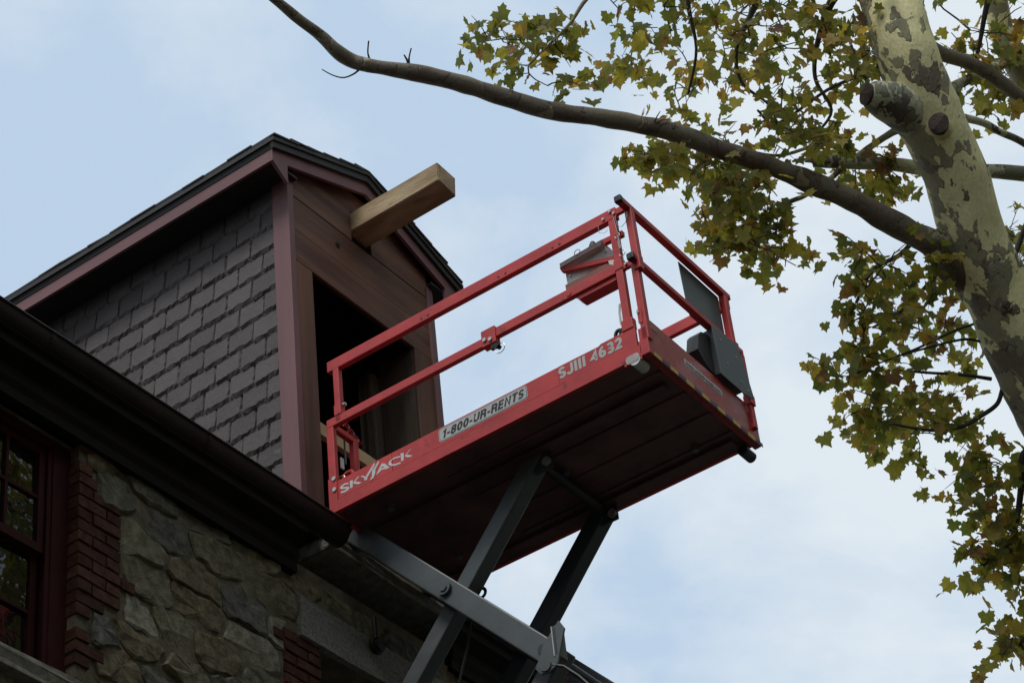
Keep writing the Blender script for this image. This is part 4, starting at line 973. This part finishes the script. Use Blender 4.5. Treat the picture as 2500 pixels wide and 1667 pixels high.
limb([(2250, 560, 20.5, 7), (2200, 620, 20.5, 6), (2130, 660, 20.4, 5), (2090, 740, 20.3, 4)], M_TWIG)
limb([(2310, 640, 20.5, 7), (2260, 700, 20.5, 5), (2200, 760, 20.4, 4), (2130, 800, 20.3, 3)], M_TWIG)
# little bare twigs on the limb
for spec in ([(880, 168, 18.7, 3), (862, 182, 18.7, 2.2), (838, 190, 18.7, 1.9), (812, 184, 18.7, 1.6), (786, 170, 18.7, 1.3)], [(1595, 303, 19.3, 2.5), (1604, 285, 19.3, 1.6), (1612, 272, 19.3, 1)], [(1600, 302, 19.3, 2), (1620, 292, 19.3, 1.2), (1632, 294, 19.3, .9)], [(1240, 236, 19, 2), (1252, 222, 19, 1.2), (1250, 205, 19, .9)], [(998, 160, 18.8, 5), (994, 148, 18.8, 3), (986, 134, 18.8, 1.8)],
             [(998, 158, 18.8, 4), (999, 140, 18.8, 2), (1004, 118, 18.8, 1.8)], [(902, 145, 18.7, 3), (898, 128, 18.7, 2), (900, 100, 18.7, 2)]):
    limb(spec, M_TWIG, 'twig', wob=0, n=5, sk=False)
# stub and knot on the trunk
def stub(spec, endr, name, label):
    pts = [at(x, y, d) for x, y, d, r in spec]; rad = [px2m(r, d) for x, y, d, r in spec]
    pp, rr_ = smoothpath(pts, rad, 6); t = T(); t.tube(pp, rr_, 20, wob=.16); o = t.build(name, M_THIN if name == 'branch_stub' else M_BARK, trunk, smooth='all', label=label)
    e_ = pp[-1]; dr = (pp[-1]-pp[-3]).normalized(); t = T(); t.tube([e_-dr*.03, e_+dr*.012, e_+dr*.026, e_+dr*.012, e_+dr*.02], [rr_[-1]*1.12, rr_[-1]*1.12, rr_[-1]*.86, rr_[-1]*.6, rr_[-1]*.2], 20, wob=.3)
    t.build('cut_end', M_CUT, trunk)
stub([(2245, 285, 19.95, 64), (2190, 256, 19.82, 54), (2150, 240, 19.74, 43), (2128, 233, 19.70, 35), (2117, 230, 19.68, 24)], 1, 'branch_stub', 'short sawn stub on the left of the trunk')
stub([(2297, 330, 19.9, 46), (2295, 312, 19.78, 32), (2294, 300, 19.70, 25)], 1, 'branch_collar', 'swollen collar round a sawn knot')
stub([(2452, 760, 19.85, 30), (2455, 750, 19.74, 18), (2456, 745, 19.71, 12)], 1, 'bark_knob', None)

# crown: spray centres, twigs grown from the nearest wood, leaves round each spray
REGN = [
 ([(1175, 60), (1430, 60), (1435, 250), (1400, 262), (1330, 240), (1290, 200), (1180, 150)], 15, (19.0, 19.8)),
 ([(1430, -140), (2140, -140), (2150, 250), (2090, 300), (2130, 330), (2180, 420), (2040, 400), (1960, 420), (1880, 400), (1760, 370), (1680, 345), (1650, 280), (1560, 215), (1520, 225), (1500, 180), (1560, 130)], 104, (19.4, 21.3)),
 ([(1550, 385), (1610, 362), (1690, 372), (1830, 420), (1900, 480), (1880, 540), (1960, 590), (1978, 620), (1950, 668), (1905, 650), (1840, 605), (1760, 612), (1700, 600), (1740, 545), (1690, 480), (1640, 420)], 50, (19.2, 20.6)),
 ([(2040, 420), (2200, 430), (2240, 520), (2180, 500), (2000, 430)], 8, (20.2, 21)),
 ([(2055, 590), (2060, 500), (2180, 560), (2300, 640), (2320, 690), (2340, 760), (2400, 960), (2440, 1080), (2380, 1150), (2330, 1180), (2210, 1140), (2130, 1110), (2070, 1010), (2045, 900), (2100, 860), (2080, 740), (2090, 680)], 62, (19.4, 21)),
 ([(2330, 1190), (2430, 1090), (2560, 1060), (2560, 1330), (2480, 1290), (2350, 1240)], 15, (19.4, 20.6)),
 ([(2320, 1290), (2400, 1270), (2520, 1270), (2640, 1300), (2640, 1490), (2450, 1480), (2370, 1400)], 24, (19.4, 20.4)),
 ([(2390, 1530), (2440, 1520), (2520, 1500), (2640, 1500), (2640, 1600), (2440, 1610)], 14, (19.5, 20.2)),
 ([(2320, 60), (2480, 60), (2460, 220), (2440, 320), (2370, 300), (2330, 200)], 20, (20.9, 22)),
 ([(2440, 560), (2500, 380), (2700, 340), (2700, 700), (2500, 760), (2450, 680)], 20, (20.6, 22)),
 ([(2020, 860), (2120, 860), (2120, 930), (2030, 920)], 5, (19.5, 20)),
 ([(2050, 975), (2130, 980), (2150, 1060), (2060, 1015)], 5, (19.5, 20)),
 ([(1538, 378), (1620, 358), (1640, 400), (1548, 402)], 5, (19.4, 19.8)),
 ([(2075, 720), (2130, 740), (2110, 800)], 3, (19.6, 20)),
 ([(2140, -140), (2600, -140), (2600, 30), (2250, 60)], 14, (20.6, 22)),
]
def inside(p, poly):
    x, y = p; c = False; n = len(poly)
    for i in range(n):
        x1, y1 = poly[i]; x2, y2 = poly[(i+1) % n]
        if (y1 > y) != (y2 > y) and x < (x2-x1)*(y-y1)/(y2-y1)+x1: c = not c
    return c
lr = random.Random(5)
sprays = []
for poly, cnt, (d0, d1) in REGN:
    xs = [p[0] for p in poly]; ys_ = [p[1] for p in poly]; k = 0; tries = 0; loc = []
    while k < cnt and tries < 9000:
        tries += 1; p = (lr.uniform(min(xs), max(xs)), lr.uniform(min(ys_), max(ys_)))
        if not inside(p, poly): continue
        if any(math.hypot(p[0]-o[0], p[1]-o[1]) < 26 for o in loc) and tries < 7000: continue
        loc.append(p); sprays.append(at(p[0], p[1], lr.uniform(d0, d1))); k += 1
nodes = [p for p, r in SK]
def dist(p): return min((p-q_).length for q_ in nodes)
sprays.sort(key=dist)
tw = T()
def curvy(a, b, r0, r1, sag=.06, n=5, k=6):
    d = b-a; L = d.length; side_ = Vector((lr.uniform(-1, 1), lr.uniform(-1, 1), lr.uniform(.1, 1))).normalized()*L*lr.uniform(.05, .16)
    ptz = []; 
    for i in range(k+1):
        t = i/k; ptz.append(a+d*t+side_*math.sin(math.pi*t)+Vector((lr.uniform(-1, 1), lr.uniform(-1, 1), lr.uniform(-1, 1)))*L*.018*(0 < i < k))
    rr = [r0+(r1-r0)*i/k for i in range(k+1)]; tw.tube(ptz, rr, 5); return ptz
tips = []
for s_ in sprays:
    a = min(nodes, key=lambda q_: (q_-s_).length+max(0, (s_.z-q_.z))*-.05)
    L = (a-s_).length
    ptz = curvy(a, s_, .0045+min(L, 1.6)*.007, .004)
    nodes += ptz[2:]
    tips.append((ptz[-3], s_))
    for _ in range(lr.randint(1, 3)):                # fine side twigs
        b_ = ptz[lr.randint(2, 5)]; e_ = b_+Vector((lr.uniform(-1, 1), lr.uniform(-1, 1), lr.uniform(-.7, .6))).normalized()*lr.uniform(.08, .25)
        tw.tube([b_, (b_+e_)/2+Vector((0, 0, .01)), e_], [.0042, .0034, .002], 4); 
        if lr.random() < .6: tips.append((b_, e_))
tw.build('twigs', M_TWIG, tree, kind='stuff')
# plane leaf: five pointed lobes with teeth, slightly folded and drooping
def leaf_geo(seed):
    q = random.Random(seed)
    spec = [(-168, .34), (-150, .52), (-136, .40), (-112, .74), (-98, .58), (-84, .66), (-66, .46), (-44, .86), (-30, .66), (-16, .74), (0, 0)]
    prof = [(-178, .16), (-152, .58), (-132, .54), (-112, .82), (-97, .70), (-82, .72), (-64, .60), (-46, .95), (-35, .76), (-24, .72), (-12, .80), (0, 1.08)]
    full = [(a, r) for a, r in prof]+[(-a, r) for a, r in prof[-2::-1]]
    fold = q.uniform(.05, .45); curl = q.choice((0, .3, .6, 1.1)); droop = q.uniform(.1, .45); tw_ = q.uniform(-.25, .25)
    def P3(a, r):
        r *= q.uniform(.92, 1.08); x = math.sin(R(a))*r; y = math.cos(R(a))*r
        return Vector((x, y, abs(x)*fold-droop*r*r*.5-curl*r**4*.35+tw_*x*y+q.uniform(-.03, .03)))
    V_ = [Vector((0, 0, 0))]+[P3(a, r) for a, r in full]
    n = len(full); F_ = [(0, i, i+1) for i in range(1, n)]
    # petiole
    V_ += [Vector((-.02, -.05, 0)), Vector((.02, -.05, 0)), Vector((0, -.62, q.uniform(-.12, .12)))]; F_.append((n+1, n+2, n+3)); F_.append((0, n+1, n+2))
    return V_, F_
LG = [leaf_geo(i) for i in range(8)]
LM = []
for V_, F_ in LG:
    me = bpy.data.meshes.new('leaf'); me.from_pydata([tuple(v) for v in V_], [], F_); me.materials.append(M_LEAF); LM.append(me)
leaves = []
for (b_, s_) in tips:
    axis = (s_-b_).normalized()
    for _ in range(lr.choice((3, 3, 4, 5, 5))):
        c = s_+Vector((lr.gauss(0, 1), lr.gauss(0, 1), lr.gauss(-.25, .8)))*.085
        tip = (Vector((lr.uniform(-1, 1), lr.uniform(-1, 1), lr.uniform(-1.5, .1)))+axis*.5).normalized()
        nr = Vector((lr.gauss(0, .6), lr.gauss(-.8, .6), lr.gauss(.2, .6)))
        nr = (nr-tip*nr.dot(tip))
        if nr.length < .05: continue
        nr.normalize(); x_ = tip.cross(nr); sc = lr.choice((lr.uniform(.05, .08), lr.uniform(.075, .105)))
        M_ = Matrix((x_, tip, nr)).transposed().to_4x4(); M_.translation = c
        leaves.append((M_, sc, lr.randint(0, 7)))
# the nearest, largest leaves are parts of their own; the others are joined foliage
Mi = Matrix.Translation(-TB)
def size_in_view(t_):
    p = t_[0].translation-CAM; z_ = p.dot(FW); x_ = p.dot(RT)/z_*FPX; y_ = p.dot(UP)/z_*FPX
    return t_[1]/z_*(1 if abs(x_) < 1230 and abs(y_) < 710 else .1)
leaves.sort(key=size_in_view, reverse=True)
crown = T(); crown.tube([at(2130, -60, 20.7), at(2120, -130, 20.9)], [.02, .01], 5)
crown = crown.build('crown', M_TWIG, tree, label='olive green and rusty brown autumn leaves')
for M_, sc, k in leaves[:290]:
    o = bpy.data.objects.new('leaf', LM[k]); COL.objects.link(o); o.parent = crown; o.matrix_local = Mi@M_@Matrix.Scale(sc, 4)
fv = []; ff = []
for M_, sc, k in leaves[290:]:
    b_ = len(fv); MM = Mi@M_
    fv += [tuple(MM@(v*sc)) for v in LG[k][0]]; ff += [tuple(i+b_ for i in f) for f in LG[k][1]]
me = bpy.data.meshes.new('foliage'); me.from_pydata(fv, [], ff); me.materials.append(M_LEAF)
link('foliage', me, crown, kind='stuff')
print('leaves', len(leaves), 'sprays', len(sprays), 'stones', len(stones), 'objects', len(bpy.data.objects))

# ------------------------------------------------------------------ trees opposite the wall (they shade it and show in the panes)
def street_tree(loc, h, rad_, label, seed, ncl=230, zmin=3.0):
    q = random.Random(seed); t0 = thing('street_tree', label, 'tree', loc, 0, 'street trees opposite the stone wall')
    t = MB(); pp, rr_ = smoothpath([(0, 0, 0), (.1, .05, h*.25), (-.1, .1, h*.5), (.1, 0, h*.85)], [.3, .25, .2, .06], 4); t.tube(pp, rr_, 12, wob=.1); t.build('trunk', M_BARK, t0, smooth='all')
    vs = []; fs = []
    t = MB()
    for i in range(12):
        a = q.uniform(-2.2, 1.2); zz_ = q.uniform(max(.35, zmin/h), .85)*h; e_ = Vector((math.cos(a)*rad_*.75, math.sin(a)*rad_*.75, zz_+q.uniform(0, 1.5))); t.tube([(0, 0, zz_), e_*.5+Vector((0, 0, zz_*.5+.2)), e_], [.09, .06, .02], 6)
    t.build('limb', M_LIMB, t0, smooth='all')
    cl = [(q.gauss(0, .42)*rad_, q.gauss(0, .42)*rad_, h*.62+q.gauss(0, .19)*h) for _ in range(ncl)]
    for c in cl:
        for _ in range(34):
            p = Vector(c)+Vector((q.gauss(0, .4), q.gauss(0, .4), q.gauss(0, .32)))
            if p.z < zmin or math.hypot(p.x, p.y) > rad_: continue
            wp = p+Vector(loc)-CAM                       # keep the crown off the sight lines of the lift
            az = math.degrees(math.atan2(wp.x, wp.y)); el = math.degrees(math.atan2(wp.z, math.hypot(wp.x, wp.y)))
            if (-22 < az < 26 and 22 < el < 56) or wp.length < 2.5: continue
            tip = Vector((q.uniform(-1, 1), q.uniform(-1, 1), q.uniform(-1, .4))).normalized(); nr = Vector((q.gauss(0, 1), q.gauss(0, 1), q.gauss(.6, .8))); nr = (nr-tip*nr.dot(tip)).normalized()
            x_ = tip.cross(nr)*.15; y_ = tip*.17; b_ = len(vs); vs += [tuple(p-x_), tuple(p-y_), tuple(p+x_), tuple(p+y_)]; fs.append((b_, b_+1, b_+2, b_+3))
    me = bpy.data.meshes.new('foliage'); me.from_pydata(vs, [], fs); me.materials.append(M_LEAF); link('foliage', me, t0, kind='stuff')
street_tree(BM@Vector((.5, 1.5, 0)), 16.5, 5.0, 'leafy street tree opposite the left end of the stone wall', 1, 330)
street_tree(BM@Vector((3.2, 6.5, 0)), 17, 4.6, 'leafy street tree standing opposite the maroon window', 2, 330, 3.2)
street_tree(BM@Vector((4.6, 12.5, 0)), 16, 4.6, 'leafy street tree opposite the loading door, nearest the plane tree', 3, 300, 3.2)
street_tree(BM@Vector((2.2, 18.5, 0)), 24, 5.6, 'tallest leafy street tree, past the loading door and behind the plane tree', 5, 420, 7)
street_tree(BM@Vector((-5.2, .6, 0)), 17, 2.9, 'slim leafy tree added out of view at the near end to shade the stone wall', 4, 150, 9.5)  # unseen tree added to block sun and sky from the wall
